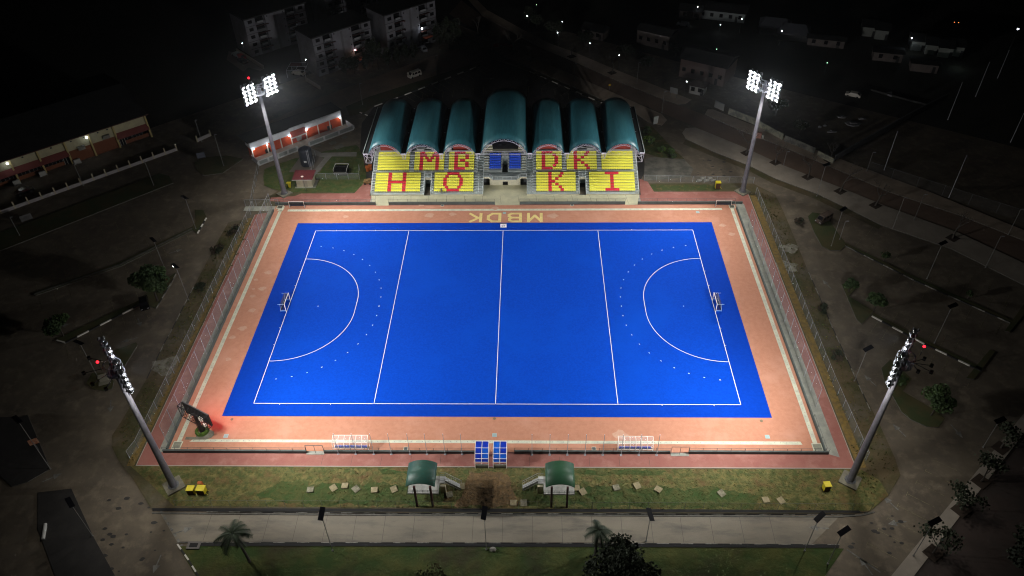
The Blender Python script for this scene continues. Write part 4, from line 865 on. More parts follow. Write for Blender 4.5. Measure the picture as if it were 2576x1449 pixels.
# ================================================================ CAMERA PLATFORM SHELTERS
def shelter(px,rf,label,stair):
    t=thing('roofed_platform',label,'shelter',(px[0],-47,.1),group='curved-roof platforms on the near verge')
    xa,xb,xl,xr=px
    for x in (xa,xb):
        for y in (-49.65,-45.9): mb=MB(); mb.box(x-.17,y-.17,.1,x+.17,y+.17,5.6); part('post',mb,maroon,t)
    mb=MB(); x0,x1=xl,xr; n=12; w_=(x1-x0)/2; cx=(x0+x1)/2; hh=.85; rad=(w_*w_+hh*hh)/(2*hh); a0=math.asin(w_/rad)
    for y in (-49.5,-44.9):
        for i in range(n+1): a=-a0+2*a0*i/n; mb.v.append((cx+rad*math.sin(a),y,5.35+hh-rad+rad*math.cos(a)))
    for i in range(n): mb.f.append((i,i+1,n+2+i,n+1+i)); mb.m.append(0)
    ro_=part('curved_roof',mb,rf,t,smooth=True); s_=ro_.modifiers.new('t','SOLIDIFY'); s_.thickness=.14; s_.offset=0
    fl=2.3; X0,X1=(xl-.1,xr+.3) if stair>0 else (xl-.3,xr+.1)
    mb=MB(); mb.box(X0,-48.7,fl-.25,X1,-45.2,fl); part('platform_floor',mb,mat('platform_concrete',(.34,.34,.31),.8,(.25,.25,.23),1,5),t)
    mb=MB(); 
    for i in range(7): x=X0+(X1-X0)*i/6; mb.tube((x,-48.65,fl),(x,-48.65,fl+.85),.03,0,4)
    for z in (.45,.85): mb.tube((X0,-48.65,fl+z),(X1,-48.65,fl+z),.03,0,4)
    part('front_railing',mb,grey_m,t)
    mb=MB(); sx=X1 if stair>0 else X0; s=1 if stair>0 else -1
    mb.box(min(sx,sx+s*.9),-46.6,fl-.25,max(sx,sx+s*.9),-45.2,fl); x0_=sx+s*.9
    for k in range(10): a=x0_+s*k*.26; b=x0_+s*(k+1)*.26; mb.box(min(a,b),-46.5,fl-.25-k*.22,max(a,b),-45.4,fl-.12-k*.22)
    part('stairs',mb,white_p,t)
    mb=MB(); e=x0_+s*2.6
    for y in (-46.5,-45.3):
        for z in (.5,1.0): mb.tube((x0_,y,fl+z),(e,y,z+.1),.035,0,4); mb.tube((x0_,y,fl+z),(sx,y,fl+z),.035,0,4)
        for k in range(9): q=k/8; mb.tube((x0_+(e-x0_)*q,y,fl*(1-q)+.1),(x0_+(e-x0_)*q,y,fl*(1-q)+1.0),.028,0,4)
    mb.poly([(x0_,-46.52,fl+.1),(e,-46.52,.15),(e,-46.52,.55),(x0_,-46.52,fl+.5)])
    part('stair_railing',mb,mat('grey_rail',(.38,.40,.40),.6),t)
    mb=MB(); q0=sx+s*.1; mb.box(min(q0,q0+s*.9),-47.1,.1,max(q0,q0+s*.9),-46.7,fl-.3); part('support_wall',mb,cream,t)
shelter((-12.25,-9.65,-13.65,-8.95),teal_roof,'raised platform under a teal-green curved roof, stairs on its right',1)
shelter((9.95,12.5,9.0,13.65),green_roof,'raised platform under a grass-green curved roof, stairs on its left',-1)
# ================================================================ SMALL THINGS ON THE VERGES
def dp(c,r): return (858.667*c,483*r)
def qd(c,r,x,y): return (858.667*c+x/3,483*r+y/3)
slabs=[(0,2,2343,803,.1,'first pale slab from the left on the near verge'),(0,2,2518,790,.7,'pale slab lying tilted, second from the left on the near verge'),(1,2,27,773,.05,'upright-looking pale slab, third from the left on the near verge'),(1,2,112,798,.8,'darker mossy slab turned like a diamond, left of the teal shelter'),(1,2,250,805,.1,'bright square slab close to the left of the teal shelter'),(1,2,398,800,.5,'broken low slab just left of the teal shelter'),(1,2,817,840,.3,'dim slab below the stairs of the teal shelter'),(1,2,907,777,.1,'sandy slab at the foot of the teal shelter stairs'),(1,2,1298,903,0,'slab in the shade by the near fence, left of two'),(1,2,1377,903,.05,'slab in the shade by the near fence, right of two'),(1,2,1775,790,.1,'narrow pale slab touching the right side of the green shelter'),(1,2,1822,818,.5,'tilted pale slab just right of the green shelter'),(1,2,2075,787,.25,'square pale slab halfway between the green shelter and the tower'),(1,2,2232,773,.4,'cracked pale slab on the bare patch right of the green shelter'),(1,2,2390,800,.9,'orange-stained broken slab on the near verge'),(2,2,292,830,.6,'tilted slab on the grass left of the yellow box'),(2,2,626,880,.1,'grey slab near the fence left of the yellow box'),(2,2,740,885,.5,'slab leaning near the fence, closest to the yellow box')]
for i,(c_,r_,x,y,a,lb) in enumerate(slabs):
    g=G(*qd(c_,r_,x,y)); mb=MB(); M_=Matrix.Rotation(a,3,'Z')@Matrix.Rotation(.12*(1 if i%2 else -1),3,'X'); mb.obox((g.x,g.y,.22),(1.08,1.18,.14),0,0,M_)
    if i%2==0: mb.obox((g.x,g.y,.30),(.4,.4,.03),a,0)
    o=solo('concrete_slab',mb,slab if i%3 else mat('slab_grey',(.28,.26,.19),.9,(.16,.15,.10),2,4),lb,'slab','loose slabs on the near verge')
def ybox(u,v,label,w_=1.3,d_=.9,h_=1.5,rz=0):
    g=G(u,v); t=thing('yellow_cabinet',label,'cabinet',(g.x,g.y,.1),rz,'yellow cabinets by the corner towers')
    mb=MB(); mb.box(-w_/2,-d_/2,.15,w_/2,d_/2,h_,0); mb.obox((0,0,h_+.06),(w_+.15,d_+.2,.12)); part('cabinet_body',mb,yellow_box,t,local=True)
    mb=MB(); mb.obox((0,-d_/2-.03,h_*.5),(w_*.96,.06,h_*.86),0); part('front_shade',mb,mat('shade_brown',(.07,.03,.01),.7),t,local=True)  # brown sheet stands for the shade on the yellow cabinet's front
    mb=MB(); 
    for s in (-1,1): mb.obox((s*w_*.4,0,.07),(.12,d_,.14)); 
    part('feet',mb,dark,t,local=True)
    mb=MB(); mb.tube((w_/2,-.2,.6),(w_/2+.45,-.5,.15),.03,0,4); mb.tube((w_/2,.2,.6),(w_/2+.45,.3,.15),.03,0,4); part('side_strut',mb,yellow_box,t,local=True)
ybox(484,1240,'yellow cabinet left of a pair near the left corner tower',1.1,.9,1.2); ybox(510,1240,'wider yellow cabinet right of a pair near the left corner tower',1.3,1.0,1.25,-.05); ybox(2076,1232,'yellow cabinet standing alone near the right corner tower',1.0,.9,1.4,.1); ybox(1804,475,'yellow cabinet on the dry grass left of the far right tower',1.2,.9,1.9)
g=G(507,1224); mb=MB(); mb.obox((g.x,g.y,.65),(.7,.5,1.1)); mb.tube((g.x-.4,g.y+.1,1.1),(g.x+.4,g.y+.1,1.3),.09,0,6); solo('fire_pump',mb,orange_p,'orange-red machine behind the pair of yellow cabinets','pump')
g=G((940+815/4.026)/1.5652,(420+1285/4.026)/1.5652)
t=thing('wheelie_bin','yellow wheeled bin beside the red-roofed hut','bin',(g.x,g.y,.1)); mb=MB(); mb.tube((g.x,g.y,.2),(g.x,g.y,1.5),.36,0,4,.5); part('bin_body',mb,yellow_box,t); mb=MB(); mb.obox((g.x-.1,g.y,1.55),(1.1,.85,.1)); part('lid',mb,yellow_box,t); mb=MB(); mb.tube((g.x-.35,g.y+.35,.2),(g.x+.35,g.y+.35,.2),.16,0,8); part('wheel',mb,tyre,t)
for i,(u,v) in enumerate(((925,430),(932,427))):
    g=G(u,v); mb=MB(); mb.tube((g.x,g.y,0),(g.x,g.y,1.3),.42,0,8,.5); mb.obox((g.x,g.y,1.35),(1.0,1.0,.1)); solo('orange_bin',mb,orange_p,('left' if i==0 else 'right')+' one of two orange bins beside the left end of the grandstand','bin','orange bins beside the stand')
g=G(926,462); t=thing('hand_cart','brown loaded cart beside the left end of the grandstand','cart',(g.x,g.y,0)); mb=MB(); mb.obox((g.x,g.y,.7),(2.0,1.3,.7)); mb.obox((g.x+.2,g.y,1.15),(1.2,.8,.3),.3); part('tray',mb,mat('brown_cart',(.28,.17,.06),.8,(.2,.12,.05),2,3),t)
for s in (-1,1): mb=MB(); mb.tube((g.x+s*.7,g.y-.75,.3),(g.x+s*.7,g.y-.6,.3),.3,0,10); part('wheel',mb,tyre,t)
g=G(925,410); mb=MB(); mb.obox((g.x,g.y,.5),(1.8,1.2,1.0)); mb.obox((g.x+.2,g.y+.3,1.2),(.9,.6,.5),.4); solo('scrap_pile',mb,rust,'brown scrap heap behind the orange bins','scrap')
# hut
g0=G((940+930/4.026)/1.5652,(420+1285/4.026)/1.5652); hx,hy=g0.x,g0.y; t=thing('utility_hut','small cream hut with a maroon roof beside the far left tower','hut',(hx+2,hy+1.8,.1))
mb=MB(); mb.box(hx,hy,.1,hx+4.1,hy+3.4,2.55); part('walls',mb,cream,t); mb=MB(); mb.box(hx-.5,hy-.4,.1,hx+4.9,hy+3.6,.16); part('base_slab',mb,concrete,t)
mb=MB(); b=[(hx-.9,hy-.3,2.6),(hx+4.4,hy-.3,2.6),(hx+4.6,hy+3.9,3.0),(hx-.9,hy+3.9,3.0)]; mb.poly(b); mb.poly([(p[0],p[1],p[2]-.12) for p in b][::-1])
for i in range(4): a,c_=b[i],b[(i+1)%4]; mb.poly([a,(a[0],a[1],a[2]-.12),(c_[0],c_[1],c_[2]-.12),c_])
part('roof',mb,roof_red,t); mb=MB(); mb.box(hx+1.7,hy-.03,.15,hx+2.9,hy,2.1); part('door',mb,mat('hut_door',(.40,.36,.28),.7),t); mb=MB(); mb.box(hx-.9,hy-.36,2.45,hx+4.4,hy-.3,2.6); part('fascia',mb,white_p,t)
g=G((940+1068/4.026)/1.5652,(420+1335/4.026)/1.5652); t=thing('dish_pole','thin pole with a small white dish in front of the red-roofed hut','pole',(g.x,g.y,.1)); mb=MB(); mb.tube((g.x,g.y,.1),(g.x-.2,g.y,4.3),.05,0,5); part('pole',mb,grey_m,t); mb=MB(); mb.ball((g.x-.2,g.y,4.4),.38,0,10,5,(1,1,.3)); part('dish',mb,white_line,t)
# water tank
tx_,ty_=-54.6,58.6; t=thing('water_tank','upright dark blue tank with a ladder in front of the toilet block','tank',(tx_,ty_,.1)); mb=MB(); mb.tube((tx_,ty_,.1),(tx_,ty_,4.8),1.75,0,20); mb.tube((tx_,ty_,4.8),(tx_,ty_,5.1),1.75,0,20,1.2); part('tank_body',mb,mat('tank_blue',(.018,.022,.035),.5,(.03,.033,.045),1,3),t,smooth=False)
mb=MB()
for o_ in (0,.45): mb.tube((tx_+.9+o_,ty_-1.75,.1),(tx_+.9+o_,ty_-1.75,5.4),.05,0,4)
for k in range(14): mb.tube((tx_+.9,ty_-1.75,.4+k*.35),(tx_+1.35,ty_-1.75,.4+k*.35),.03,0,4)
part('ladder',mb,steel,t); mb=MB(); mb.obox((tx_+.1,ty_-1.85,1.9),(.7,.1,.4)); part('notice',mb,white_p,t)
sheet('tank_yard',[[(-58.8,54.5),(-50.5,54.5),(-49.5,60),(-52,63),(-57.5,63)]],mat('tank_floor',(.12,.105,.09),.9),.118)
sheet('concrete_footpath',[P([(893+80,0),(893,1)])] if False else [[(-57.8,69.0),(-52,64.6),(-42.1,64.9),(-41.8,62.5),(-48.7,62.6),(-51.8,50.5),(-53.2,50.5),(-50.6,62),(-54,63.2),(-59.3,66.4)]],mat('path_conc',(.20,.195,.18),.9,(.16,.155,.14),.6,4),.124)
for i,(x,y,a,b_) in enumerate(((1490,580,1.9,1.6),(1675,492,1.4,1.3),(1595,642,2.6,1.8),(1250,627,1.5,1.0))):
    g=G((940+x/4.026)/1.5652,(420+y/4.026)/1.5652); mb=MB(); mb.obox((g.x,g.y,.14),(a,b_,.12),.72); mb.obox((g.x,g.y,.21),(a*.6,b_*.6,.03),.72); solo('manhole_cover',mb,mat('cover_conc',(.17,.165,.13),.9,(.12,.12,.10),1,3),['square manhole cover on the lawn in front of the toilet block','smallest manhole cover, farthest up the lawn','long manhole cover beside the footpath','low manhole cover next to the toilet wall'][i],'cover','manhole covers on the far left lawn')
# truck bed
g=G((940+1625/4.026)/1.5652,(420+1065/4.026)/1.5652); 
mb=MB(); mb.obox((g.x,g.y+.8,.75),(3.7,3.0,1.2),0,0); t=thing('pickup_truck','black pickup seen over its load bed on the far left lawn','truck',(g.x,g.y,.1)); part('body',mb,car_black,t)
mb=MB()
for a,b_ in (((-1.8,-.7),(-1.8,2.3)),((-1.8,2.3),(1.8,2.3)),((1.8,2.3),(1.8,-.7))): mb.tube((g.x+a[0],g.y+a[1],1.75),(g.x+b_[0],g.y+b_[1],1.75),.06,0,4)
for a in ((-1.8,-.7),(-1.8,2.3),(1.8,2.3),(1.8,-.7)): mb.tube((g.x+a[0],g.y+a[1],1.2),(g.x+a[0],g.y+a[1],1.75),.05,0,4)
part('roll_bar',mb,white_p,t); mb=MB(); mb.obox((g.x,g.y-.9,.6),(3.4,.5,.7)); part('tailgate',mb,mat('tail',(.09,.09,.08),.8),t)
for sx in (-1,1):
    for sy in (-.2,1.8): mb=MB(); mb.tube((g.x+sx*1.87,g.y+sy,.38),(g.x+sx*1.65,g.y+sy,.38),.36,0,10); part('wheel',mb,tyre,t)
# ================================================================ TOILET BLOCK
A0=Vector((-70.25,61.45,0)); e=Vector((.749,.662,0)).normalized(); nn=Vector((e.y,-e.x,0)); L=28.5; yw=math.atan2(e.y,e.x)
t=thing('toilet_block','long orange and white toilet block with lit lamps behind the far left tower','building',(A0.x,A0.y,0))
def ob(mb,s0,s1,d0,d1,z0,z1,m=0): c=A0+e*(s0+s1)/2+nn*(d0+d1)/2; mb.obox((c.x,c.y,(z0+z1)/2),(s1-s0,d1-d0,z1-z0),yw,m)
mb=MB(); ob(mb,0,L,-2.6,-.45,0,3.2); part('orange_wall',mb,orange_wall,t)
mb=MB(); ob(mb,0,11.9,-.3,0,3.15,4.9); ob(mb,11.9,16.7,-.3,0,4.1,5.1); ob(mb,16.7,L,-.3,0,3.15,4.9); ob(mb,-.25,0,-3.0,0,3.3,4.9); part('fascia',mb,mat('toilet_white',(.72,.75,.80),.7,(.60,.63,.67),.5,4),t)
mb=MB(); ob(mb,12.0,16.6,.0,.12,2.2,4.1); part('red_sign_panel',mb,mat('panel_red',(.33,.06,.045),.7),t)
mb=MB(); ob(mb,12.0,16.6,-2.2,.2,1.85,2.15); part('entrance_beam',mb,white_p,t)
mb=MB(); ob(mb,12.2,16.4,-.45,-.4,.3,1.7,0); ob(mb,13.6,15.2,-.4,-.3,.3,1.7,1); part('entrance_doors',mb,[red_wall,mat('door_grey',(.3,.3,.3),.6)],t)
mb=MB(); ob(mb,-.6,L+.6,-6.5,-.3,4.9,5.05); part('roof',mb,roof_dk,t)
for s_ in (0.1,4.6,8.8,12.0,16.7,20.6,24.5,28.3):
    mb=MB(); ob(mb,s_-.14,s_+.14,-.28,0,.1,3.15); part('pillar',mb,white_line,t)
for q0 in (3.8,23.6): mb=MB(); ob(mb,q0,q0+1.5,-.44,-.3,.2,1.4); part('wash_basin',mb,dark,t)
for (s0,s1,n) in ((-.6,11.3,4),(15.0,29.6,3)):
    mb=MB(); gb=MB(); dd=4.45; ln=s1-s0; ob(mb,s0,s1,dd-.15,dd,1.45,1.7); ob(mb,s0,s1,dd-.15,dd,.1,.45)
    for k in range(n+1): q=s0+ln*k/n; ob(mb,q-.28,q+.28,dd-.15,dd,.45,1.45)
    ob(gb,s0+.2,s1-.2,dd-.1,dd-.06,.45,1.45); 
    if s0<0: ob(mb,s0,s0+.15,.4,dd-.15,.1,1.7)
    else: ob(mb,s1-.15,s1,.4,dd-.15,.1,1.7)
    fr=part('screen_wall',mb,mat('screen_white',(.42,.43,.44),.7,(.34,.35,.36),.5,3),t); o=mesh_obj('grille',gb,grille,tuple(t.location)); o.parent=fr
mb=MB(); ob(mb,-.6,L+1,-.4,4.4,.0,.1); part('floor_slab',mb,paving_g,t)
for s_,z_ in ((.55,3.0),(4.6,2.98),(11.6,3.0),(17.0,3.0),(27.9,3.0)):
    c=A0+e*s_+nn*.12; mb=MB(); mb.obox((c.x,c.y,z_),(.5,.16,.16),yw); part('lamp',mb,bulb_w,t); light('POINT','toilet_lamp',(c.x+nn.x*.3-0,c.y+nn.y*.3,z_-.15),34,(.95,.97,1),.12)
# ================================================================ SPORTS HALL
A0=Vector((-104,74.7,0)); e=Vector((-.743,-.669,0)).normalized(); nn=Vector((-e.y,e.x,0))*1; 
if nn.y>0: nn=-nn
L=60; yw=math.atan2(e.y,e.x)
t=thing('sports_hall','long dark-roofed hall with cream and orange bays and two bright wall lamps','building',(A0.x,A0.y,0))
mb=MB(); ob(mb,0,L,-34,-.0,3.6,7.0); part('upper_wall',mb,hall_cream,t)
mb=MB(); ob(mb,0,9.3,-.9,-.6,.0,1.1); ob(mb,9.3,22.3,-.3,.0,.0,3.6); ob(mb,22.3,L,-.9,-.6,0,1.1); ob(mb,0,.3,-34,-.9,0,3.6); part('lower_wall',mb,hall_orange,t)
for (a,b) in ((.2,9.2),(22.4,L)):
    mb=MB(); c=A0; p=[A0+e*a+nn*.05,A0+e*b+nn*.05,A0+e*b+nn*1.1,A0+e*a+nn*1.1]; mb.poly([(p[0].x,p[0].y,4.3),(p[1].x,p[1].y,4.3),(p[2].x,p[2].y,2.9),(p[3].x,p[3].y,2.9)]); mb.poly([(p[3].x,p[3].y,2.9),(p[2].x,p[2].y,2.9),(p[2].x,p[2].y,2.75),(p[3].x,p[3].y,2.75)]); part('awning',mb,hall_red,t)
mb=MB(); ob(mb,-.8,L,-36,1.0,7.0,7.25); part('eaves',mb,mat('eaves_red',(.05,.012,.008),.8),t)
mb=MB(); q=[A0+e*-.8+nn*1,A0+e*L+nn*1,A0+e*L-nn*17,A0+e*-.8-nn*17,A0+e*L-nn*36,A0+e*-.8-nn*36]; zz=[7.26,7.26,10.5,10.5,7.26,7.26]; Q=[(a.x,a.y,z) for a,z in zip(q,zz)]; mb.poly([Q[0],Q[1],Q[2],Q[3]]); mb.poly([Q[3],Q[2],Q[4],Q[5]]); part('roof',mb,roof_dk,t)
for s_ in (.2,9.3,16.0,22.4,29.4,36.2,43,50,57):
    mb=MB(); ob(mb,s_-.22,s_+.22,0,.5,0,7.0); part('pilaster',mb,mat('pilaster',(.34,.27,.11),.8),t)
k=0
for a,b in ((2.2,4.9),(5.3,8.9),(22.8,25.2),(26,29.1),(30,32.8),(33,35.8),(37,40),(40.3,43),(44,47),(47,50)):
    mb=MB(); ob(mb,a,b,-.62,-.55,1.1,2.7); w0=part('window',mb,glassd,t); mb=MB()
    ob(mb,a,b,-.55,-.5,2.68,2.76)
    for i in range(4): q=a+(b-a)*i/3; ob(mb,q-.04,q+.04,-.56,-.5,1.1,2.7)
    o=mesh_obj('window_frame',mb,mat('hall_frame',(.12,.12,.11),.7),tuple(t.location)); o.parent=w0
for a in (.9+0,): pass
for a in (8.0,23.4):
    mb=MB(); ob(mb,a-.7,a+.7,-.5,-.44,0,2.5); d0=part('door',mb,glassd,t); mb=MB()
    for q in (a-.7,a,a+.7): ob(mb,q-.05,q+.05,-.45,-.38,0,2.42)
    ob(mb,a-.7,a+.7,-.45,-.38,2.4,2.5); o=mesh_obj('door_frame',mb,mat('door_frame',(.28,.28,.24),.7),tuple(t.location)); o.parent=d0
for s_,z_ in ((11.8,5.0),(18.8,4.2)): mb=MB(); ob(mb,s_-.9,s_+.9,0,.8,z_-1.0,z_); part('air_conditioner',mb,mat('ac',(.13,.13,.11),.7),t)
for s_ in (10.8,13.4,17.2,20.6,25.8,33): mb=MB(); ob(mb,s_-.22,s_+.22,0,.05,6.0,6.4); part('vent_hole',mb,dark,t)
for s_ in (16.6,36.9):
    c=A0+e*s_+nn*.75; mb=MB(); mb.ball((c.x,c.y,6.2),.26,0,8,5); part('lamp',mb,bulb_w,t); light('POINT','hall_lamp',(c.x+nn.x*.35,c.y+nn.y*.35,6.15),26,(.75,.86,1),.12)
for i,(u,v) in enumerate(((F_:=((890/2.8986)/1.5652,(360+820/2.8986)/1.5652)),((497/2.8986)/1.5652,(360+958/2.8986)/1.5652),((200/2.8986)/1.5652,(360+1060/2.8986)/1.5652))):
    g=G(u,v); mb=MB(); mb.obox((g.x,g.y,.7),(1.7,.5,1.1),yw); mb.obox((g.x,g.y,.1),(1.9,.7,.2),yw); solo('notice_block',mb,mat('pale_block',(.30,.30,.28),.8),['pale block in front of the hall, nearest its orange bays','pale block in front of the hall, middle of three','pale block in front of the hall, farthest left'][i],'block','pale blocks along the hall front')
# wall along hall car park
a=Vector((-93.7,66.4,0)); b=Vector((-140,24.4,0)); d=(b-a).normalized(); yw=math.atan2(d.y,d.x); n_=19
t=thing('boundary_wall','long low white wall with tall posts in front of the sports hall','wall',(a.x,a.y,0)); mb=MB(); m_=(a+b)/2; mb.obox((m_.x,m_.y,.45),((b-a).length,.2,.9),yw); part('wall_panel',mb,mat('pale_wall',(.30,.28,.29),.8,(.24,.225,.23),.5,3),t)
for i in range(n_+1):
    q=a.lerp(b,i/n_); mb=MB(); mb.obox((q.x,q.y,1.05),(.32,.32,2.1),yw); part('wall_post',mb,mat('cream_post',(.34,.30,.20),.8),t)
a=G(497,357); b=G(530,342); d=(b-a).normalized(); yw=math.atan2(d.y,d.x); t=thing('boundary_wall','short white wall piece with one post, by the gap in the boundary wall','wall',(a.x,a.y,0)); m_=(a+b)/2; mb=MB(); mb.obox((m_.x,m_.y,.5),((b-a).length,.2,1.0),yw); part('wall_panel',mb,mat('pale_wall',(1,1,1)),t)
for q in (a,b): mb=MB(); mb.obox((q.x,q.y,1.0),(.35,.35,2.0),yw); part('wall_post',mb,mat('cream_post',(1,1,1)),t)
# ================================================================ APARTMENT BLOCKS
def apartment(p0,L,dep,h,label,base=0,lit=None,fl=5):
    e=Vector((.735,.678,0)).normalized(); nn=Vector((e.y,-e.x,0)); A=Vector((p0[0],p0[1],0)); yw=math.atan2(e.y,e.x)
    t=thing('apartment_block',label,'building',(A.x,A.y,0),group='apartment blocks beyond the north-west road')
    def o_(mb,s0,s1,d0,d1,z0,z1,m=0): c=A+e*(s0+s1)/2+nn*(d0+d1)/2; mb.obox((c.x,c.y,(z0+z1)/2),(s1-s0,d1-d0,z1-z0),yw,m)
    s1,s2,s3,s4=L*.17,L*.33,L*.66,L*.84
    mb=MB(); o_(mb,0,L,-dep,-1.2,0,h); o_(mb,0,s1,-1.2,0,0,h); o_(mb,s2,s3,-1.2,0,0,h); o_(mb,s4,L,-1.2,0,0,h); part('walls',mb,apt,t)
    mb=MB(); o_(mb,-.4,L+.4,-dep-.4,.5,h,h+.35); part('roof',mb,roof_dk,t)
    mb=MB(); fh=h/fl
    for k in range(1,fl): o_(mb,0,s1,0,.04,k*fh-.06,k*fh+.06); o_(mb,s4,L,0,.04,k*fh-.06,k*fh+.06)
    part('floor_bands',mb,roof_dk,t)
    for k in range(fl):
        z=k*fh
        for c_ in (s1*.5,(s4+L)/2):
            mb=MB(); o_(mb,c_-.75,c_+.75,.0,.03,z+.9,z+2.0); part('window',mb,glassd,t)
        for c_ in (s2+.7,s3-.7): mb=MB(); o_(mb,c_-.2,c_+.2,0,.03,z+1.7,z+2.1); part('small_window',mb,glassd,t)
        for (q0,q1) in ((s1,s2),(s3,s4)):
            mb=MB(); o_(mb,q0,q1,-1.2,.3,z+.0,z+.12); o_(mb,q0,q1,.2,.3,z+.12,z+.95); bl=part('balcony',mb,mat('balcony',(.10,.10,.11),.8),t)
            mb=MB(); o_(mb,q0+.3,q1-.3,-1.19,-1.1,z+.12,z+2.1); o=mesh_obj('opening',mb,glassd,tuple(t.location)); o.parent=bl
            if (k+int(q0))%3: mb=MB(); o_(mb,q0+.5,q1-1.0,.31,.4,z+.5,z+1.15); o=mesh_obj('laundry',mb,mat('laundry',(.30,.31,.33),.9),tuple(t.location)); o.parent=bl
            if k: mb=MB(); o_(mb,q0-.2,q1+.4,.3,1.1,z-.35,z-.28); o=mesh_obj('canopy',mb,mat('canopy',(.07,.022,.018),.8),tuple(t.location)); o.parent=bl
    mb=MB(); o_(mb,s2+L*.14,s2+L*.17,0,.12,0,h-.5); part('drain_pipe',mb,mat('pipe',(.12,.12,.13),.8),t)
    if lit:
        s_,z_,m_,col=lit; c=A+e*s_+nn*.5; mb=MB(); mb.ball((c.x,c.y,z_),.26,0,8,5); part('wall_lamp',mb,m_,t); light('POINT','apartment_lamp',(c.x+nn.x*.6,c.y+nn.y*.6,z_-.3),30,col,.15)
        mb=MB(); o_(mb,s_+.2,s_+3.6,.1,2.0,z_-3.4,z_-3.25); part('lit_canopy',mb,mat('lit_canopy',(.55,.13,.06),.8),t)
apartment((-89.6,129.6),23,11,12.9,'left apartment block, dim white walls, behind the parked cars')
apartment((-63.0,113.6),22,11,13,'middle apartment block with a warm pink lamp above an orange canopy',lit=(14.6,5.0,bulb_c,(1,.55,.30)))
apartment((-41.7,128.0),21,11,14.6,'right apartment block with a white lamp above an orange canopy',lit=(14.2,6.6,bulb_w,(.85,.9,1)))
apartment((-66.5,150),22,11,14,'darkest apartment block, standing behind the middle one')
# ================================================================ HOUSES AND SHEDS BEYOND THE AVENUE
def house(u,v,w_,d_,h_,rz,label,roof=roof_dk,wall=house_w,rh=1.6,wins=3,name='house',group=None,lit=False,gable=True,cat='house'):
    g=G(u,v); t=thing(name,label,cat,(g.x,g.y,0),rz,group)
    mb=MB(); mb.box(-w_/2,0,0,w_/2,d_,h_); part('walls',mb,wall,t,local=True)
    mb=MB(); a,b,c_,z=-w_/2-.6,w_/2+.6,d_+.6,h_
    r0=[(a,-.6,z),(b,-.6,z),(b,c_,z),(a,c_,z)]; r1=[(a+(2 if not gable else 0),d_/2,z+rh),(b-(2 if not gable else 0),d_/2,z+rh)]
    mb.poly([r0[0],r0[1],r1[1],r1[0]]); mb.poly([r0[2],r0[3],r1[0],r1[1]]); mb.poly([r0[1],r0[2],r1[1]]); mb.poly([r0[3],r0[0],r1[0]]); mb.poly(r0[::-1]); part('roof',mb,roof,t,local=True)
    for i in range(wins):
        x=-w_/2+w_*(i+.5)/wins; mb=MB(); mb.box(x-.6,-.06,h_*.35,x+.6,0,h_*.35+1.3); wi=part('window',mb,win_lit if lit and i%2 else glassd,t,local=True)
        mb=MB(); mb.box(x-.7,-.09,h_*.35-.12,x+.7,-.02,h_*.35); o=mesh_obj('sill',mb,wall); o.parent=wi
    mb=MB(); mb.box(w_*.30,-.05,0,w_*.30+.9,0,2.1); part('door',mb,dark,t,local=True)
    return t
def lamp_on(u,v,z,label,power=6,col=(.8,.9,1),m=None,r=.16,pole=True):
    g=G(u,v,z); t=thing('yard_lamp',label,'lamp',(g.x,g.y,0)); mb=MB(); mb.ball((g.x,g.y,z),r,0,8,5); part('bulb',mb,m or bulb_w,t)
    mb=MB(); mb.tube((g.x,g.y+.15,0),(g.x,g.y+.15,z+.2),.05,0,4); mb.obox((g.x,g.y+.05,z+r+.06),(.4,.4,.06)); part('lamp_post',mb,dark,t)
    if power: light('POINT','yard_light',(g.x,g.y-.2,z-.35),power,col,.15)
av=math.atan2(-.66,.75)
house(1640,118,12,7,5,-.55,'two-storey house with a reddish balcony, left of the group beyond the avenue',wins=4,rh=1.2)
house(1490,98,8,5,3,-.5,'small pale shed among the trees beyond the avenue',wins=2)
house(1762,205,15,11,6.2,-.55,'large two-storey house with pink walls, nearest to the avenue junction',roof=roof_dk,wall=mat('pink_wall',(.19,.135,.12),.8),wins=5)
house(1750,238,4.5,3.5,2.8,-.5,'small guard hut with a brown hipped roof by the avenue junction',roof=mat('brown_roof',(.04,.025,.02),.8),wall=mat('hut_white',(.34,.33,.31),.8),gable=False,wins=2,rh=1.4,name='guard_hut',cat='hut')
house(1812,52,17,9,3.4,-.32,'long house with a lit veranda under a dark roof',wall=mat('veranda_white',(.22,.24,.24),.8),wins=5)
house(1735,48,8,6,3.0,-.3,'small dark house left of the lit veranda',wins=2)
house(1945,88,10,8,2.6,-.3,'left two joined grey pyramid canopies',roof=mat('grey_tent',(.085,.09,.105),.8),wall=roof_dk,gable=False,wins=0,rh=2.2,name='canopy_tent',cat='tent')
house(1992,104,10,8,2.6,-.3,'right one of two joined grey pyramid canopies',roof=mat('grey_tent',(1,1,1)),wall=roof_dk,gable=False,wins=0,rh=2.2,name='canopy_tent',cat='tent')
house(2075,118,12,4,2.6,-.3,'low dark shed with pale sacks, right of the canopies',wins=3,rh=.8,name='shed',cat='shed')
house(2230,155,9,5,3.0,-.28,'dim pinkish shed with two dark holes beyond the parking row',wins=2,rh=.4,name='shed',cat='shed')
house(2322,182,8,5,2.8,-.28,'dim grey shed right of the pinkish one',wins=0,rh=.4,name='shed',cat='shed')
cont=mat('pale_cladding',(.24,.25,.23),.7,(.17,.18,.16),3,2,stretch=(6,6,1))
for i,(u,v,lb) in enumerate([(2182,92,'leftmost and dimmest gabled unit of the row'),(2214,100,'second gabled unit of the row, in the dark'),(2305,128,'brightly lit gabled unit of the row'),(2342,138,'gabled unit right of the brightly lit one'),(2374,145,'gabled unit second from the right'),(2402,142,'rightmost gabled unit, lit from its side')]):
    house(u,v,4.2,9,3.4,-.3,lb,wall=cont,wins=0,rh=1.1,name='gabled_unit',cat='shed',group='gabled units in a row')
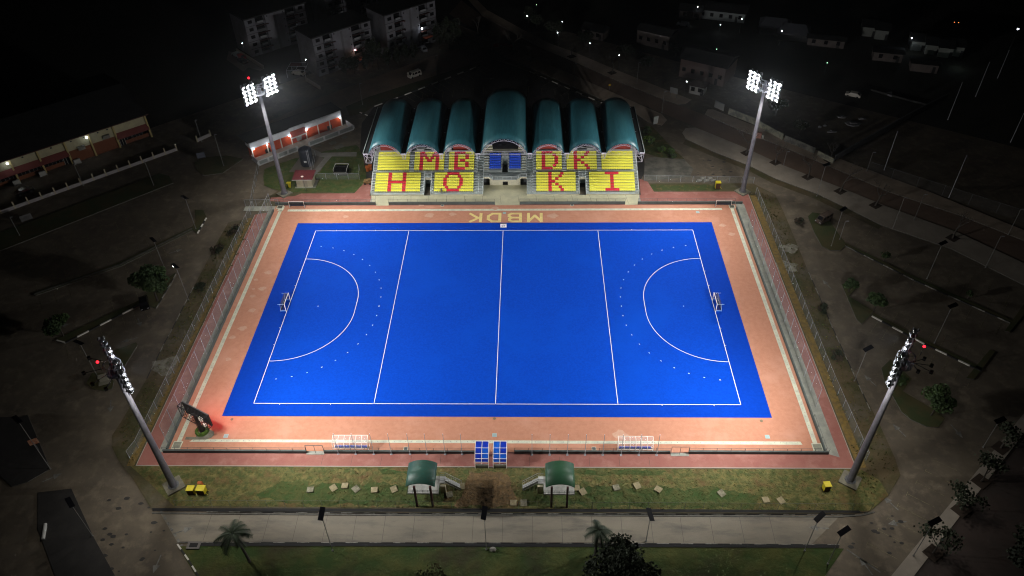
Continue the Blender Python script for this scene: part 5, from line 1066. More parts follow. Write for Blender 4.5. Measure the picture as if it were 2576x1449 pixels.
for (u,v,z,lb,pw) in [(1326,40,5,'upper of two small white lamps near the top, left of centre',5),(1414,55,5,'lone white lamp beyond the avenue trees',5),(1402.6,82,5,'white lamp beside the thin avenue pole',5),(1484,109,5,'white lamp in front of the reddish balcony',10),(1558,139,5,'white lamp over the pale shrubs',14),(1755,17,5,'white lamp at the top edge beside the veranda house',8),(1866,48,5,'white lamp right of the veranda house',8),(1967,78,5,'bluish lamp over the two grey canopies',14),(1816,158,6,'bluish lamp right of the pink house',10),(1728,205,5,'bluish lamp above the guard hut',16),(2293.5,95.5,5,'bluish lamp beside the brightly lit gabled unit',90),(1762,28,3,'faint second lamp just below the top-edge lamp',0)]:
    lamp_on(u,v,z,lb,pw)
lamp_on(1803,123.5,5,'tiny greenish lamp at the eave of the pink house',0,m=bulb_g,r=.13); lamp_on(1736,158,5,'tiny green lamp at the corner of the pink house',0,m=bulb_g,r=.14); lamp_on(2081,158,4,'tiny lone greenish lamp in the dark field',0,m=bulb_g,r=.14); lamp_on(1350,12,4,'faint green spot lamp beyond the trees',0,m=bulb_g,r=.1)
lamp_on(2561,73,7,'pale bar lamp at the far right edge',0,r=.3)
g=G(2405,150,2.6); light('POINT','unit_light',(g.x+1,g.y-1,2.8),40,(.8,1,.95),.2)
lamp_on(1812,62,3.0,'veranda lamp under the eave of the long house',26,r=.12)
# parking lamps by the apartments
lamp_on(609.5,109,6,'white lamp beside the left apartment block',22,(1,.85,.7)); lamp_on(769,150,6,'white lamp between the left and middle apartment blocks',14,(1,.85,.75))
sheet('lit_parking_strip',[P([(575,128),(596,135),(640,160),(664,173),(655,178),(625,170),(612,180),(570,150)])],mat('parking_conc',(.13,.105,.085),.9,(.10,.08,.07),.3,4),-.008)
for i,(p,h_,l_,lb) in enumerate([(((3300+690/3.45)/1.5652,0),0,0,'')][:0]): pass
def wall_run(pts,h,label,m,th=.22):
    P0=P(pts); a=Vector((*P0[0],0)); t=thing('boundary_wall',label,'wall',(a.x,a.y,0)); mb=MB(); cb=MB()
    for p,q in zip(P0[:-1],P0[1:]):
        p=Vector((*p,0)); q=Vector((*q,0)); d=q-p; c=(p+q)/2; yw=math.atan2(d.y,d.x); mb.obox((c.x,c.y,h/2),(d.length,th,h),yw); cb.obox((c.x,c.y,h+.05),(d.length,th+.12,.1),yw)
    part('wall_panel',mb,m,t); part('coping',cb,m,t)
stained=mat('stained_wall',(.30,.29,.21),.85,(.12,.12,.10),.5,7,.42,.6)
wall_run([(1832,287),(1895,312),(1935,335),(1968,352)],1.9,'stained pale wall along the avenue right of the far right tower',stained)
wall_run([(1972,355),(2010,370),(2048,387)],1.8,'dark-stained wall section after the first pale one',mat('stained_wall2',(.17,.165,.14),.85,(.06,.06,.055),.7,7,.4,.6))
wall_run([(2055,392),(2070,400),(2095,412)],1.6,'small pale wall piece behind the bare trees',stained)
wall_run([(1797,269),(1820,279)],2.0,'short white wall with a gate post by the junction',mat('junction_wall',(.28,.27,.26),.8))
wall_run([(2098,405),(2300,290),(2380,250)],1.8,'long faint wall running away into the dark field',mat('faint_wall',(.10,.10,.105),.85))
wall_run([(2190,228),(2270,250),(2328,265)],.5,'faint dotted kerb wall of the far parking row',mat('faint_wall2',(.03,.03,.028),.85))
# rubble and pale sheets
for i,(u,v,w_,d_,lb) in enumerate([(2146,312,4.6,3.2,'large pale tarpaulin in the dark yard'),(2118,295,2.6,1.4,'pale sheet behind the large tarpaulin'),(2092,332,3.0,.9,'long pale board left of the large tarpaulin'),(2075,317,1.2,.7,'small pale board farther left of the tarpaulin'),(2022,308,1.6,.9,'pale broken sheet in the yard behind the wall'),(2062,320,.9,.6,'tiny pale sheet between the boards'),(2168,300,2.4,1.0,'pale heap at the yard wall'),(2235,238,3.2,3.4,'triangular bluish sheet in the dark field')]):
    g=G(u,v); mb=MB(); k=7 if i!=7 else 3; pts=[(g.x+w_/2*math.cos(j*6.283/k+i)*(1+.2*math.sin(j*3+i)),g.y+d_/2*math.sin(j*6.283/k+i)) for j in range(k)]; mb.prism(pts,0,.25 if i!=7 else .5); mb.obox((g.x,g.y,.35),(w_*.4,d_*.3,.2),i); solo('pale_sheet',mb,mat('sheet_pale',(.24,.24,.25),.8,(.17,.17,.18),.8,3),lb,'sheet')
# ================================================================ VEHICLES
def vehicle(u,v,rz,label,body,kind='car',cat='car',name='parked_car',lights=None,openc=False):
    g=G(u,v); t=thing(name,label,cat,(g.x,g.y,0),rz); L_,W_,H_=(4.5,1.8,1.5) if kind=='car' else (4.6,1.75,2.0)
    prof=[(-L_/2,.35),(-L_/2,.9),(-L_/2+.25,1.0),(-L_*.30,1.02),(-L_*.18,H_),(L_*.25,H_),(L_*.42,1.0),(L_/2,.92),(L_/2,.35)] if kind=='car' else [(-L_/2,.35),(-L_/2,.95),(-L_/2+.45,1.15),(-L_/2+1.0,H_-.1),(-L_/2+1.3,H_),(L_/2-.15,H_),(L_/2,H_-.5),(L_/2,.35)]
    mb=MB(); n=len(prof)
    ys=[(-W_/2,.0),(-W_/2+.12,1),(W_/2-.12,1),(W_/2,0)]
    for yy,k in ys:
        for (x,z) in prof: inset = (abs(yy)>W_/2-.05 and z>1.1); mb.v.append((x,yy*(.86 if inset else 1),z-(0.05 if inset else 0)))
    for c in range(3):
        for i in range(n): j=(i+1)%n; mb.f.append((c*n+i,c*n+j,(c+1)*n+j,(c+1)*n+i)); mb.m.append(0)
    mb.f.append(tuple(range(n))); mb.m.append(0); mb.f.append(tuple(3*n+i for i in range(n))[::-1]); mb.m.append(0)
    part('body',mb,body,t,local=True)
    mb=MB()
    if kind=='car':
        for s in (-1,1): mb.poly([(-L_*.27,s*.86*W_/2*1.08,1.06),(L_*.36,s*.86*W_/2*1.08,1.06),(L_*.24,s*.80*W_/2,H_-.08),(-L_*.17,s*.80*W_/2,H_-.08)])
        mb.poly([(-L_*.30-.02,-W_*.4,1.06),(-L_*.30-.02,W_*.4,1.06),(-L_*.185,W_*.37,H_-.03),(-L_*.185,-W_*.37,H_-.03)]); mb.poly([(L_*.41,-W_*.4,1.06),(L_*.41,W_*.4,1.06),(L_*.26,W_*.37,H_-.03),(L_*.26,-W_*.37,H_-.03)])
    else:
        mb.poly([(-L_/2+.43,-W_*.4,1.2),(-L_/2+.43,W_*.4,1.2),(-L_/2+.97,W_*.37,H_-.12),(-L_/2+.97,-W_*.37,H_-.12)])
        for s in (-1,1):
            for a,b in ((-1.25,-.55),(-.4,.75),(.9,1.95)): y=s*(.86*W_/2+.045); mb.poly([(a,y*1.03,1.15),(b,y*1.03,1.15),(b,y,H_-.22),(a+.12,y,H_-.22)])
    part('windows',mb,glassd,t,local=True)
    for sx in (-1,1):
        for sy in (-1,1): mb=MB(); mb.tube((sx*L_*.31,sy*(W_/2-.2),.33),(sx*L_*.31,sy*(W_/2+.01),.33),.33,0,12); wh=part('wheel',mb,tyre,t,local=True)
    for sy in (-1,1): mb=MB(); mb.obox((-L_/2-.01,sy*W_*.36,.75),(.06,.35,.16)); part('headlight',mb,lights[0] if lights else mat('headlamp_off',(.4,.4,.42),.2),t,local=True)
    for sy in (-1,1): mb=MB(); mb.obox((L_/2+.01,sy*W_*.38,.8),(.06,.26,.2)); part('tail_light',mb,lights[1] if lights else mat('tail_off',(.15,.005,.005),.3),t,local=True)
    if openc: mb=MB(); mb.obox((-1.35,W_/2+.45,.95),(.06,.9,1.0),.35); part('open_door',mb,body,t,local=True)
    return t
nwr=math.atan2(.66,.75)
vehicle(1043,193,nwr,'white van with its door open on the north-west road',car_white,'van','van','van',openc=True).children
vehicle(365,768,math.atan2(-2.0,1.0)+math.pi,'black car parked under the leafy tree in the left car park',car_black)
vehicle(2071,556,.62,'rusty wreck with a ragged roof on the grass island',rust,'van','wreck','wrecked_vehicle')
vehicle(597,142,-.75,'silver car beside the red one in the apartment parking',car_silver); vehicle(607,147,-.75,'red car between two others in the apartment parking',car_red); vehicle(611,158,-.75,'black car nearest in the apartment parking',car_black)
vehicle(752,188,-.3,'white car under the frame carport between the apartments',car_white); vehicle(1065,127,-1.1,'silver car parked below the right apartment block',car_silver)
vehicle(2145,243,-.5,'white car alone in the dark field beyond the avenue',car_white); vehicle(1718,65,-.3,'white car beside the small house by the veranda',car_silver); vehicle(64,486,math.atan2(-.66,-.75),'black car between the hall and the white wall',car_black)
vehicle(2403,56,-1.9,'dark car far off with its red and amber lamps on',car_black,lights=(amber,amber))
# carport frame
g=G(752,186); t=thing('carport','open steel carport frame over the white car between the apartments','carport',(g.x,g.y,0)); mb=MB()
for a in (-3,3):
    for b in (-3,3): mb.tube((g.x+a,g.y+b,0),(g.x+a,g.y+b,2.6),.07,0,4)
for a in (-3,0,3): mb.tube((g.x+a,g.y-3,2.6),(g.x+a,g.y+3,2.6),.06,0,4); mb.tube((g.x-3,g.y+a,2.6),(g.x+3,g.y+a,2.6),.06,0,4)
part('frame',mb,steel_w,t); mb=MB(); mb.obox((g.x-1,g.y+1.5,2.7),(3.6,2.4,.06)); part('roof_sheet',mb,hall_red,t)
for i,(a,b,lb) in enumerate([((596,130),(664,173),'pale low wall beside the three parked cars'),((770,203),(806,225),'pale low wall below the middle apartment block')]):
    a=G(*a); b=G(*b); d=b-a; mb=MB(); mb.obox(((a.x+b.x)/2,(a.y+b.y)/2,.5),(d.length,.35,1.0),math.atan2(d.y,d.x)); mb.obox(((a.x+b.x)/2,(a.y+b.y)/2,1.05),(d.length,.5,.1),math.atan2(d.y,d.x)); solo('parking_wall',mb,mat('park_wall',(.32,.27,.22),.8),lb,'wall')
# ================================================================ STREET LAMPS AND POLES
proto=None
def lamp_post(b,t_,label,kind='solar',h=None,lit=False):
    g=G(*b); 
    if h is None:
        best=None
        for i in range(60):
            z=4+i*.2; p=G(t_[0],t_[1],z); e_=(p.x-g.x)**2+(p.y-g.y)**2
            if best is None or e_<best[0]: best=(e_,z)
        h=best[1]
    t=thing('street_lamp',label,'street lamp',(g.x,g.y,0),group={'solar':'solar street lamps round the car parks','plain':'thin street lamps along the roads','tall':'tall bare poles of the dark training field'}[kind])
    mb=MB(); mb.tube((0,0,0),(0,0,h),.07 if kind!='tall' else .11,0,6,.05); mb.tube((0,0,0),(0,0,.25),.16,0,6); part('pole',mb,mat('lamp_pole',(.18,.18,.17),.5) if kind!='tall' else steel,t,local=True)
    if kind=='solar':
        a=math.atan2(g.y-CAM.y,g.x-CAM.x); ang=random.uniform(-.2,.2)+(math.pi/2 if abs(g.x)<48 else (.6 if g.x>0 else 2.5)); 
        mb=MB(); M_=Matrix.Rotation(ang,3,'Z')@Matrix.Rotation(.25,3,'X'); mb.obox((math.cos(ang)*.2,math.sin(ang)*.2,h+.25),(2.3,.8,.06),0,0,M_); part('solar_panel',mb,mat('solar_cell',(.004,.004,.006),.35,spec=.2),t,local=True)
        mb=MB(); mb.tube((0,0,h-.5),(math.cos(ang)*.9,math.sin(ang)*.9,h-.3),.035,0,4); mb.obox((math.cos(ang)*1.1,math.sin(ang)*1.1,h-.3),(.6,.28,.09),ang); part('lamp_head',mb,bulb_w if lit else grey_m,t,local=True)
    elif kind=='plain': mb=MB(); mb.tube((0,0,h-.02),(.35,-.1,h+.05),.04,0,4); mb.obox((.45,-.12,h+.05),(.5,.2,.08)); part('lamp_head',mb,steel,t,local=True)
    else: mb=MB(); mb.tube((0,0,h),(0,0,h+.1),.13,0,6); part('cap',mb,steel,t,local=True)
    return t
for b,t_,lb in [((493,576),(462,500),'solar lamp on the tip of the upper left parking island'),((413,672),(383,606),'solar lamp in the middle of the left car park, above the leafy tree'),((475,756),(442,673),'solar lamp with its small light on, right of the leafy tree'),((247,950),(198,865),'solar lamp on the island behind the near left tower'),((233,1349),(180,1266),'solar lamp at the lower left beside the dark plot'),((127,1180),(55,1053),'lowest-left solar lamp beside the orange notice'),
 ((2090.7,619.7),(2119,529.7),'solar lamp on the green island beside the wreck'),((2332,701),(2369,613),'solar lamp on the long strip, upper right car park'),((2350.7,863),(2395.7,773),'solar lamp on the dashed-kerb strip, right car park'),((2149,959.7),(2184,879.7),'solar lamp with its panel seen flat, beside the right verge'),((2024,1386),(2057,1302.7),'solar lamp at the right end of the south drain'),((2082,1419),(2125.7,1342.7),'solar lamp in the lower right corner of the south lawn'),((2297,1399),(2350.7,1316),'solar lamp beside the south-east pavement, lower one'),((2473,1125),(2517,1063),'solar lamp beside the south-east pavement, upper one'),
 ((1223.7,1382.7),(1218.7,1296),'solar lamp on the south lawn below the dug-up soil'),((1625,1362),(1637,1299),'solar lamp behind the big dark tree at the bottom'),((836.7,1386),(811.7,1296),'solar lamp on the south lawn, right of the palm'),((2054.7,493.5),(2077,417.4),'solar lamp on the avenue planting strip, between bare trees')]:
    lamp_post(b,t_,lb,'solar',lit=('light on' in lb))
for b,t_,lb in [((563,418),(542,338),'thin lamp beside the small left verge'),((387,467),(363,405),'thin lamp on the long left grass verge'),((508,357),(488,302),'thin lamp by the short white wall piece'),((210,467),(183,410),'thin lamp in front of the sports hall'),((50,593),(23,546),'thin lamp at the left frame edge'),((912,263),(904,210),'thin lamp on the north-west road, nearest to the stand'),((1099,187),(1095,140),'thin lamp on the north-west road, right of the white van'),((1324,242),(1322.7,202),'white mast just behind the middle of the stand roof'),((1444.7,203),(1445,160),'thin lamp on the inner pavement by the amber bars'),((1602,210),(1606,157),'pale thin lamp on the outer pavement, north-east'),((1405,117),(1406,80),'pale thin lamp at the dark trees, north'),((1665,284),(1672,229),'thin lamp by the avenue near the junction'),((1971.5,414),(1977.6,388),'short thin lamp between the first two bare trees'),((2112,603),(2125.7,554.7),'camera pole on the green island beside the wreck'),((2245.7,574.7),(2272,496),'thin lamp on the inner pavement right of the wreck'),((2299,554.7),(2327,489.7),'thin lamp on the avenue before the last bare tree'),((2535.7,591),(2567,526),'pale thin lamp at the right frame edge'),((2479,673),(2524,594.7),'thin lamp with a dark head on the inner pavement, far right'),((2180.7,430),(2194.7,383),'lamp post with a bright top at the training field fence')]:
    lamp_post(b,t_,lb,'plain')
for b,t_,lb in [((2224,428),(2259,331.7),'tall pole nearest the fence, left of the training field'),((2387,497),(2435.7,393),'tall pole with a red sleeve at its foot'),((2384,301.7),(2420.6,208),'tall pole in the middle of the dark field'),((2454,243),(2489,157),'tall faint pole, second from the top right'),((2509,197),(2534,127),'faintest tall pole at the top right'),((2542,358),(2576,287),'tall pole cut by the right frame edge')]:
    lamp_post(b,t_,lb,'tall')
# signs
def sign(u,v,w_,h_,z,label,m,poles=2,rz=0,m2=None):
    g=G(u,v); t=thing('sign_board',label,'sign',(g.x,g.y,0),rz); mb=MB(); mb.obox((0,0,z+h_/2),(w_,.08,h_)); part('board',mb,m,t,local=True); mb=MB(); 
    for s in ([-1,1] if poles==2 else [0]): mb.tube((s*w_*.42,.08,0),(s*w_*.42,.08,z+h_),.05,0,5)
    part('support',mb,grey_m,t,local=True)
sign(1693,246,2.6,1.8,1.5,'white sign board on two legs beyond the avenue',mat('sign_white',(.34,.34,.34),.7),2,-.6)
sign(98,1133,1.5,1.3,1.8,'small orange notice on a post at the lower left',mat('sign_orange',(.40,.12,.05),.7,(.5,.3,.2),4,3),1,.5)
sign(1533,228,.7,.7,1.6,'small yellow and black warning sign on the avenue edge',mat('sign_yellow',(.42,.25,.01),.6),1,0)
sign(70,556,2.6,1.6,.3,'dim notice frame on the left verge',mat('sign_dim',(.10,.10,.10),.7),2,.7)
sign(508,400,2.2,1.6,.4,'dim board on the small left verge island',mat('sign_dim2',(.08,.09,.12),.7),2,.3)
sign(1649,312,1.6,2.4,.1,'white gate pillar board behind the right end of the stand',mat('sign_gate',(.45,.48,.46),.6),2,.5)
g=G(1911,400); mb=MB(); 
g=G(1908,347+0); t=thing('utility_cabinet','pinkish utility box with a small grey one beside it on the outer pavement','cabinet',(g.x,g.y,0)); mb=MB(); mb.obox((g.x,g.y,.9),(1.3,.7,1.7),-.3); part('large_box',mb,mat('pink_box',(.35,.16,.12),.7),t); mb=MB(); mb.obox((g.x+1.1,g.y-.3,.6),(.6,.5,1.1),-.3); part('small_box',mb,mat('grey_box',(.30,.30,.26),.7),t)
for i,(u,v) in enumerate(((1345,137),)): pass
for i,(u,v,lb) in enumerate([(1248,118,'left one'),(1258,114,'second one'),(1270,115,'third one'),(1284,118,'right one')]):
    g=G(u,v); mb=MB(); mb.obox((g.x,g.y,.45),(1.8,.4,.8),random.uniform(-.4,.4)); mb.obox((g.x,g.y,.1),(2,.7,.2)); solo('road_barrier',mb,mat('barrier_red',(.28,.05,.04),.7),lb+' of the red road barriers at the top of the car park','barrier','red barriers at the road closure')
mb=MB(); g=G(2262,975); 
g=G(264,958); mb=MB(); mb.obox((g.x,g.y,.7),(1.5,.8,1.3),.4); mb.obox((g.x,g.y,1.4),(1.7,1.0,.08),.4); mb.obox((g.x+.3,g.y-.6,.2),(2.2,1.2,.1),.4); solo('electrical_cabinet',mb,mat('elec',(.24,.23,.18),.8),'pale electrical cabinet on the island behind the near left tower','cabinet')
g=G(113,1340); mb=MB(); mb.tube((g.x-.5,g.y+1.4,.3),(g.x+.5,g.y-1.4,.3),.28,0,10); mb.obox((g.x,g.y,.1),(.5,2.0,.2),.3); solo('pipe_section',mb,mat('white_pipe',(.50,.50,.48),.6),'white pipe section lying on the dark plot at the lower left','pipe')
g=G(1240,1384); mb=MB(); mb.ball((g.x,g.y,.2),.45,0,7,5,(1.3,1,.7)); solo('rock',mb,mat('rock',(.22,.21,.18),.9),'pale rock beside the solar lamp on the south lawn','rock')
g=G(488,1373); mb=MB(); mb.obox((g.x,g.y,.12),(2.1,1.3,.2)); mb.obox((g.x,g.y,.23),(1.3,.7,.03),0,1); solo('drain_sump',mb,[mat('sump',(.16,.15,.14),.9),gutter],'dark square sump at the left end of the south drain','drain')
# rubble heap behind the right lawn fence
for i in range(5):
    g=G(1757+i*9,457-(i%2)*5); mb=MB(); mb.ball((g.x,g.y,.35),.55,0,6,4,(1.2,.9,.8)); mb.ball((g.x+.6,g.y+.2,.25),.35,0,6,4); solo('rubble_heap',mb,mat('rubble',(.35,.34,.30),.9,(.2,.2,.18),2,4),'heap of pale rubble behind the far right lawn fence','rubble','rubble heaps by the wire fence')
# ================================================================ TREES
def leaves(mb,c,rx,ry,rz,n,s,clump=14,seed=1,mi=(0,1)):
    rnd=random.Random(seed); cl=[]
    for _ in range(clump):
        while True:
            p=Vector((rnd.uniform(-1,1),rnd.uniform(-1,1),rnd.uniform(-1,1)))
            if .25<p.length<1: break
        cl.append((Vector((p.x*rx*.8,p.y*ry*.8,p.z*rz*.8)),rnd.uniform(.28,.5),rnd.choice(mi)))
    for _ in range(n):
        q,r_,m=rnd.choice(cl); d=Vector((rnd.gauss(0,1),rnd.gauss(0,1),rnd.gauss(0,1))); d.normalize(); d*=rnd.uniform(.5,1.05)**.7
        p=Vector(c)+q+Vector((d.x*rx*r_,d.y*ry*r_,d.z*rz*r_)); a=Vector((rnd.uniform(-1,1),rnd.uniform(-1,1),rnd.uniform(-1,1))).normalized()*s*rnd.uniform(.6,1.2); b=a.orthogonal().normalized()*s*rnd.uniform(.4,.8)
        mb.poly([p-a,p+b,p+a,p-b],m)
    return cl
def leafy(u,v,h,r,label,n=2200,s=.28,ms=None,seed=1,zc=None,group=None,off=(0,0),flat=.6,name='leafy_tree',cat='tree',tr=.16):
    g=G(u,v); t=thing(name,label,cat,(g.x,g.y,0),group=group); mb=MB(); zc=zc or h-r*flat; top=Vector((g.x+off[0],g.y+off[1],zc))
    cl=leaves(mb,top,r,r,r*flat,n,s,18,seed); part('crown',mb,ms or [leaf,mat('leaf_deep',(.025,.05,.012),.8)],t)  # second, darker green goes to random clumps
    mb=MB(); k=Vector((g.x,g.y,0)); m_=k.lerp(top,.55)+Vector((.1,0,0)); mb.path([k,m_],tr,0,6,tr*.7)
    for q,_,_ in cl[:7]: mb.path([m_,m_.lerp(top+q,.6)+Vector((0,0,-.2)),top+q],tr*.5,0,4,.02)
    part('trunk',mb,bark,t)
leafy(397,758,6.6,4.3,'broad leafy tree beside the black car in the left car park',5200,.30,seed=3,zc=4.9,off=(-.8,1.2),tr=.25)
leafy(160,846,4.6,2.7,'smaller round tree on the left parking strip',2600,.27,seed=4,zc=3.2,tr=.18)
leafy(2134,735,3.4,1.5,'small bushy tree at the tip of the middle right island',1100,.22,seed=5,zc=2.4)
leafy(2197,783,4.6,2.2,'sparse leafy tree in front of the white kerb strip, right car park',1500,.26,seed=6,zc=3.2)
leafy(2224,656,2.6,1.1,'tiny sapling on the upper right strip',420,.20,seed=7,zc=1.7)
leafy(2434,751,2.2,.9,'half-bare sapling on the upper right strip, farther right',180,.2,seed=8,zc=1.5)
leafy(2341,1046,5.2,2.8,'dark spreading tree on the island behind the near right tower',2300,.28,seed=9,zc=3.8,off=(1,1))
leafy(2255,963,3.0,1.6,'low bush on the island behind the near right tower',700,.24,seed=10,zc=1.2)
leafy(1580,1495,7.0,7.4,'large dark tree at the bottom edge, right of centre',11000,.30,[leaf_d,mat('dark_leaf2',(.022,.030,.016),.8)],11,zc=4.4,tr=.35,flat=.42)
leafy(1090,1500,4.0,3.6,'low crown just rising into the bottom edge, left of centre',2200,.28,[lawn,leaf_d],12,zc=2.2)
leafy(2600,1440,9,5.5,'black tree mass in the lower right corner',4200,.35,[leaf_d,mat('dark_leaf2',(1,1,1))],13,zc=5.5,tr=.3)
def bare(u,v,h,label,seed,lean=(0,0),lf=0,spread=1.0,pit=True,lm=None,trk=.28):
    rnd=random.Random(seed); g=G(u,v); t=thing('bare_tree' if not lf else 'avenue_tree',label,'tree',(g.x,g.y,.1),group='pruned trees along the avenue'); mb=MB(); tips=[]
    def br(p,d,L_,r_,k):
        q=p+d*L_*.5+Vector((rnd.uniform(-.2,.2),rnd.uniform(-.2,.2),0))*L_*.2; e_=p+d*L_; mb.path([p,q,e_],r_,0,5 if k<2 else 4,r_*.55)
        if k>=4: tips.append(e_); return
        for _ in range(rnd.choice((2,3)) if k else 3):
            nd=(d*.75+Vector((rnd.uniform(-1,1),rnd.uniform(-1,1),rnd.uniform(-.15,.75)))*.8*spread).normalized(); br(e_,nd,L_*rnd.uniform(.55,.8),r_*.55,k+1)
    br(Vector((g.x,g.y,.1)),Vector((lean[0],lean[1],1)).normalized(),h*.33,trk,0); part('trunk',mb,bark_l if pit else bark,t)
    if pit:
        m2=MB(); m2.obox((g.x,g.y,.135),(2.6,2.2,.05),.6); part('tree_pit',m2,mat('pit_soil',(.045,.03,.02),.95),t)
    if lf:
        m3=MB(); rnd2=random.Random(seed+99)
        for _ in range(lf):
            p=rnd2.choice(tips)+Vector((rnd2.gauss(0,.5),rnd2.gauss(0,.5),rnd2.gauss(0,.35))); a=Vector((rnd2.uniform(-1,1),rnd2.uniform(-1,1),rnd2.uniform(-1,1))).normalized()*.2; b=a.orthogonal()*.8; m3.poly([p-a,p+b,p+a,p-b])
        part('crown',m3,lm or mat('dim_leaf',(.025,.035,.015),.8),t)
for i,(u,v,h,lb) in enumerate([(1877,386,9,'tall bare tree right beside the far right tower'),(1950.5,410,7.5,'bare tree with two curved limbs, second from the tower'),(2031.5,446.8,9,'bare forked tree, third from the tower'),(2113,482.3,9,'bare tree with one long slanting limb, fourth from the tower'),(2201.7,518,8,'bare tree in a square pit, fifth from the tower'),(2396,600,8.5,'last bare tree on the inner pavement, at the right'),(2086,404,6,'bare tree on the outer pavement opposite the third one'),(1292,131,10,'big bare tree at the top by the red barriers'),(1337,149,6,'dark bare tree just right of the biggest one'),(1438,143,7,'bare tree on the outer pavement by the amber bars'),(1540,184,9,'wide bare tree on the outer pavement, north-east'),(1204,89,8,'bare tree at the top left of the avenue')]):
    bare(u,v,h,lb,20+i,lean=(random.uniform(-.2,.2),0),pit=True,trk=.22 if h<8 else .28)
for i,(u,v,h,n_,lb) in enumerate([(2347,1392,6,420,'leafy crooked tree nearest the bottom on the south-east pavement'),(2417,1283,5.5,520,'leafy tree second from the bottom on the south-east pavement'),(2467,1212,6,460,'leafy tree third from the bottom on the south-east pavement'),(2517,1128,5.5,460,'leafy tree at the top of the south-east pavement')]):
    bare(u,v,h,lb,50+i,lf=n_,pit=True,spread=1.2,trk=.18)
# dark columnar trees before the apartments
def kb(x,y): return ((1300+x/3.623)/1.5652,y/3.623/1.5652)
for i,(x,y,h,r_) in enumerate([(600,960,11,1.7),(690,990,12,1.8),(830,990,8,1.5),(970,930,7,1.5),(1080,880,6,1.6),(1200,830,6,1.7),(520,1000,6,1.6),(350,1050,6,2.0),(230,1060,6,2.0),(1700,700,11,2.4),(1830,640,10,2.4),(1560,700,9,2.2)]):
    g=G(*kb(x,y)); t=thing('columnar_tree',['tall dark tree between the middle and right apartments, left one','tall dark tree between the middle and right apartments, right one','short dark tree below the right apartment, first','short dark tree below the right apartment, second','low dark tree before the right apartment carport','low dark tree beside the silver car','dark tree right of the orange canopy','thin-leaved tree in front of the orange canopy','dark tree below the middle apartment','dim tree right of the right apartment block','dim tree at the left of the avenue top','dark tree at the right apartment corner'][i],'tree',(g.x,g.y,0),group='dark trees before the apartments'); mb=MB(); leaves(mb,Vector((g.x,g.y,h*.58)),r_,r_,h*.45,1000,.3,14,70+i); part('crown',mb,[mat('night_leaf',(.035,.040,.026),.85),leaf_d],t); mb=MB(); mb.tube((g.x,g.y,0),(g.x,g.y,h*.5),.16,0,6,.08); part('trunk',mb,bark,t)
for i,(u,v,h,r_,lb) in enumerate([(1395,95,7,3.2,'dark tree left of the pale avenue lamp'),(1470,118,6,3,'dark tree in front of the two-storey house'),(1575,150,6,3,'dark tree by the white lamp and pale shrubs'),(1625,175,5,2.6,'dark tree right of the pale shrubs'),(1330,60,7,3.2,'dark tree near the small white lamps at the top'),(1950,290,6,3,'dark tree in the yard behind the stained wall'),(1700,140,5,2.5,'dark tree behind the pink house'),(1350,75,7,2.6,'dark tree left of the lone white lamp'),(2010,340,5,2.4,'dark tree behind the dark-stained wall')]):
    leafy(u,v,h,r_,lb,1100,.34,[mat('night_leaf',(1,1,1)),leaf_d],90+i,zc=h*.6,group='dark trees beyond the avenue')
# clipped bushes at the right end of the stand
for i,(u,v,r_,lb) in enumerate([(1627,338,1.5,'dark shrub behind the clipped bushes'),(1632,362,1.55,'large clipped green bush, farthest of the row'),(1664,383,1.1,'small clipped bush in the middle of the row'),(1686,388,1.1,'small round bush second from the right'),(1694,398,.9,'smallest dark bush at the front of the row')]):
    g=G(u,v); t=thing('clipped_bush',lb,'bush',(g.x,g.y,0),group='clipped bushes by the stand'); mb=MB(); leaves(mb,Vector((g.x,g.y,r_*.95)),r_,r_,r_*.62,900,.22,26,120+i); part('foliage',mb,[leaf_b,leaf] if i not in (0,4) else [leaf,leaf_d],t); mb=MB(); mb.ball((g.x,g.y,r_*.9),r_*.75,0,9,6,(1,1,.6)); mb.tube((g.x,g.y,0),(g.x,g.y,r_*.6),.08,1,5); part('stem_core',mb,[leaf_d,bark],t)
# shrubs and debris mounds along side verges
for i,(u,v,r_,lb) in enumerate([(545,632,1.6,'dark shrub clump on the left verge, upper'),(507,725,1.5,'dark shrub clump on the left verge by the solar lamp'),(590,585,1.7,'reddish dead shrub at the top of the left verge'),(2010,560,1.2,'dead shrub at the top of the right verge'),(2070,780,1.2,'dark dead shrub on the right verge, middle'),(2105,900,1.3,'dry branches on the right verge, lower')]):
    g=G(u,v); mb=MB(); leaves(mb,Vector((g.x,g.y,.6)),r_,r_*1.4,.55,600,.2,14,140+i); solo('shrub',mb,[mat('dead_shrub',(.05,.035,.022),.9),leaf_d],lb,'shrub')
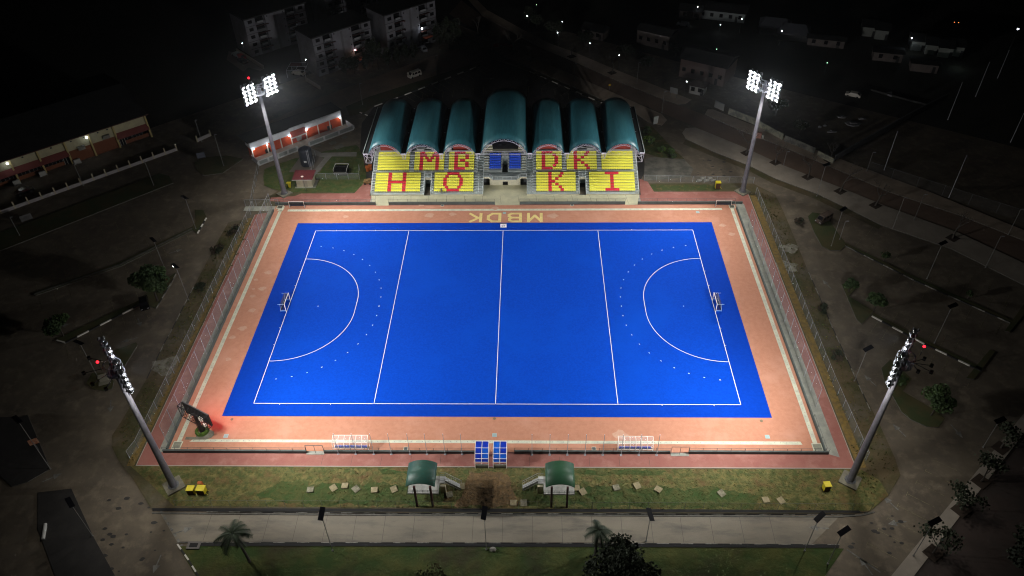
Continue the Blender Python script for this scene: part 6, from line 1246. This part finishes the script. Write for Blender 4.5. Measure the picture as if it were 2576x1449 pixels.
# palms
def palm(u,v,h,lean,label,seed,fr=15,L_=2.9):
    rnd=random.Random(seed); g=G(u,v); t=thing('palm_tree',label,'palm tree',(g.x,g.y,0)); mb=MB(); pts=[Vector((g.x+lean[0]*k*k,g.y+lean[1]*k*k,h*k)) for k in [i/6 for i in range(7)]]; mb.path(pts,.24,0,8,.15); part('trunk',mb,bark_l,t); top=pts[-1]
    mb=MB(); mb.tube(top,top+Vector((0,0,1.4)),.10,0,6,.03)
    for i in range(fr):
        a=i*2.4+rnd.uniform(-.2,.2); up=rnd.uniform(.1,1.2); ln=L_*rnd.uniform(.8,1.1); P_=[]
        for k in range(8): s=k/7; P_.append(top+Vector((math.cos(a)*ln*s,math.sin(a)*ln*s,up*s*1.2-1.9*s*s+.4)))
        for k in range(7):
            mb.tube(P_[k],P_[k+1],.03,0,4); d=(P_[k+1]-P_[k]); n_=d.cross(Vector((0,0,1))).normalized()
            for sd in (-1,1):
                for q in (0,.33,.66): p=P_[k]+d*q; w_=.75*(1-.6*((k/7)-.25)**2); tip=p+n_*sd*w_+d.normalized()*.35+Vector((0,0,-.3)); mb.poly([p-d.normalized()*.08,p+d.normalized()*.08,tip])
    part('crown',mb,mat('palm_leaf',(.020,.035,.016),.7,(.03,.05,.02),2,2),t)
palm(628,1413,7.0,(-1.0,.4),'palm tree on the south lawn at the lower left',5,17,2.8)
palm(1497,1396,6.8,(.2,.0),'thin palm at the south road beside the big dark tree',9,9,2.2)

# ================================================================ HAZE
mb=MB(); mb.box(-400,-200,-1.2,400,420,150)
hz=mesh_obj('haze',mb,[]); hz['kind']='stuff'
m=bpy.data.materials.new('haze_air'); m.use_nodes=True; n=m.node_tree.nodes; n.remove(n['Principled BSDF']); v=n.new('ShaderNodeVolumePrincipled')
v.inputs['Color'].default_value=(.85,.92,1,1); v.inputs['Density'].default_value=.00011; v.inputs['Anisotropy'].default_value=.84
m.node_tree.links.new(v.outputs[0],n['Material Output'].inputs['Volume']); hz.data.materials.append(m)
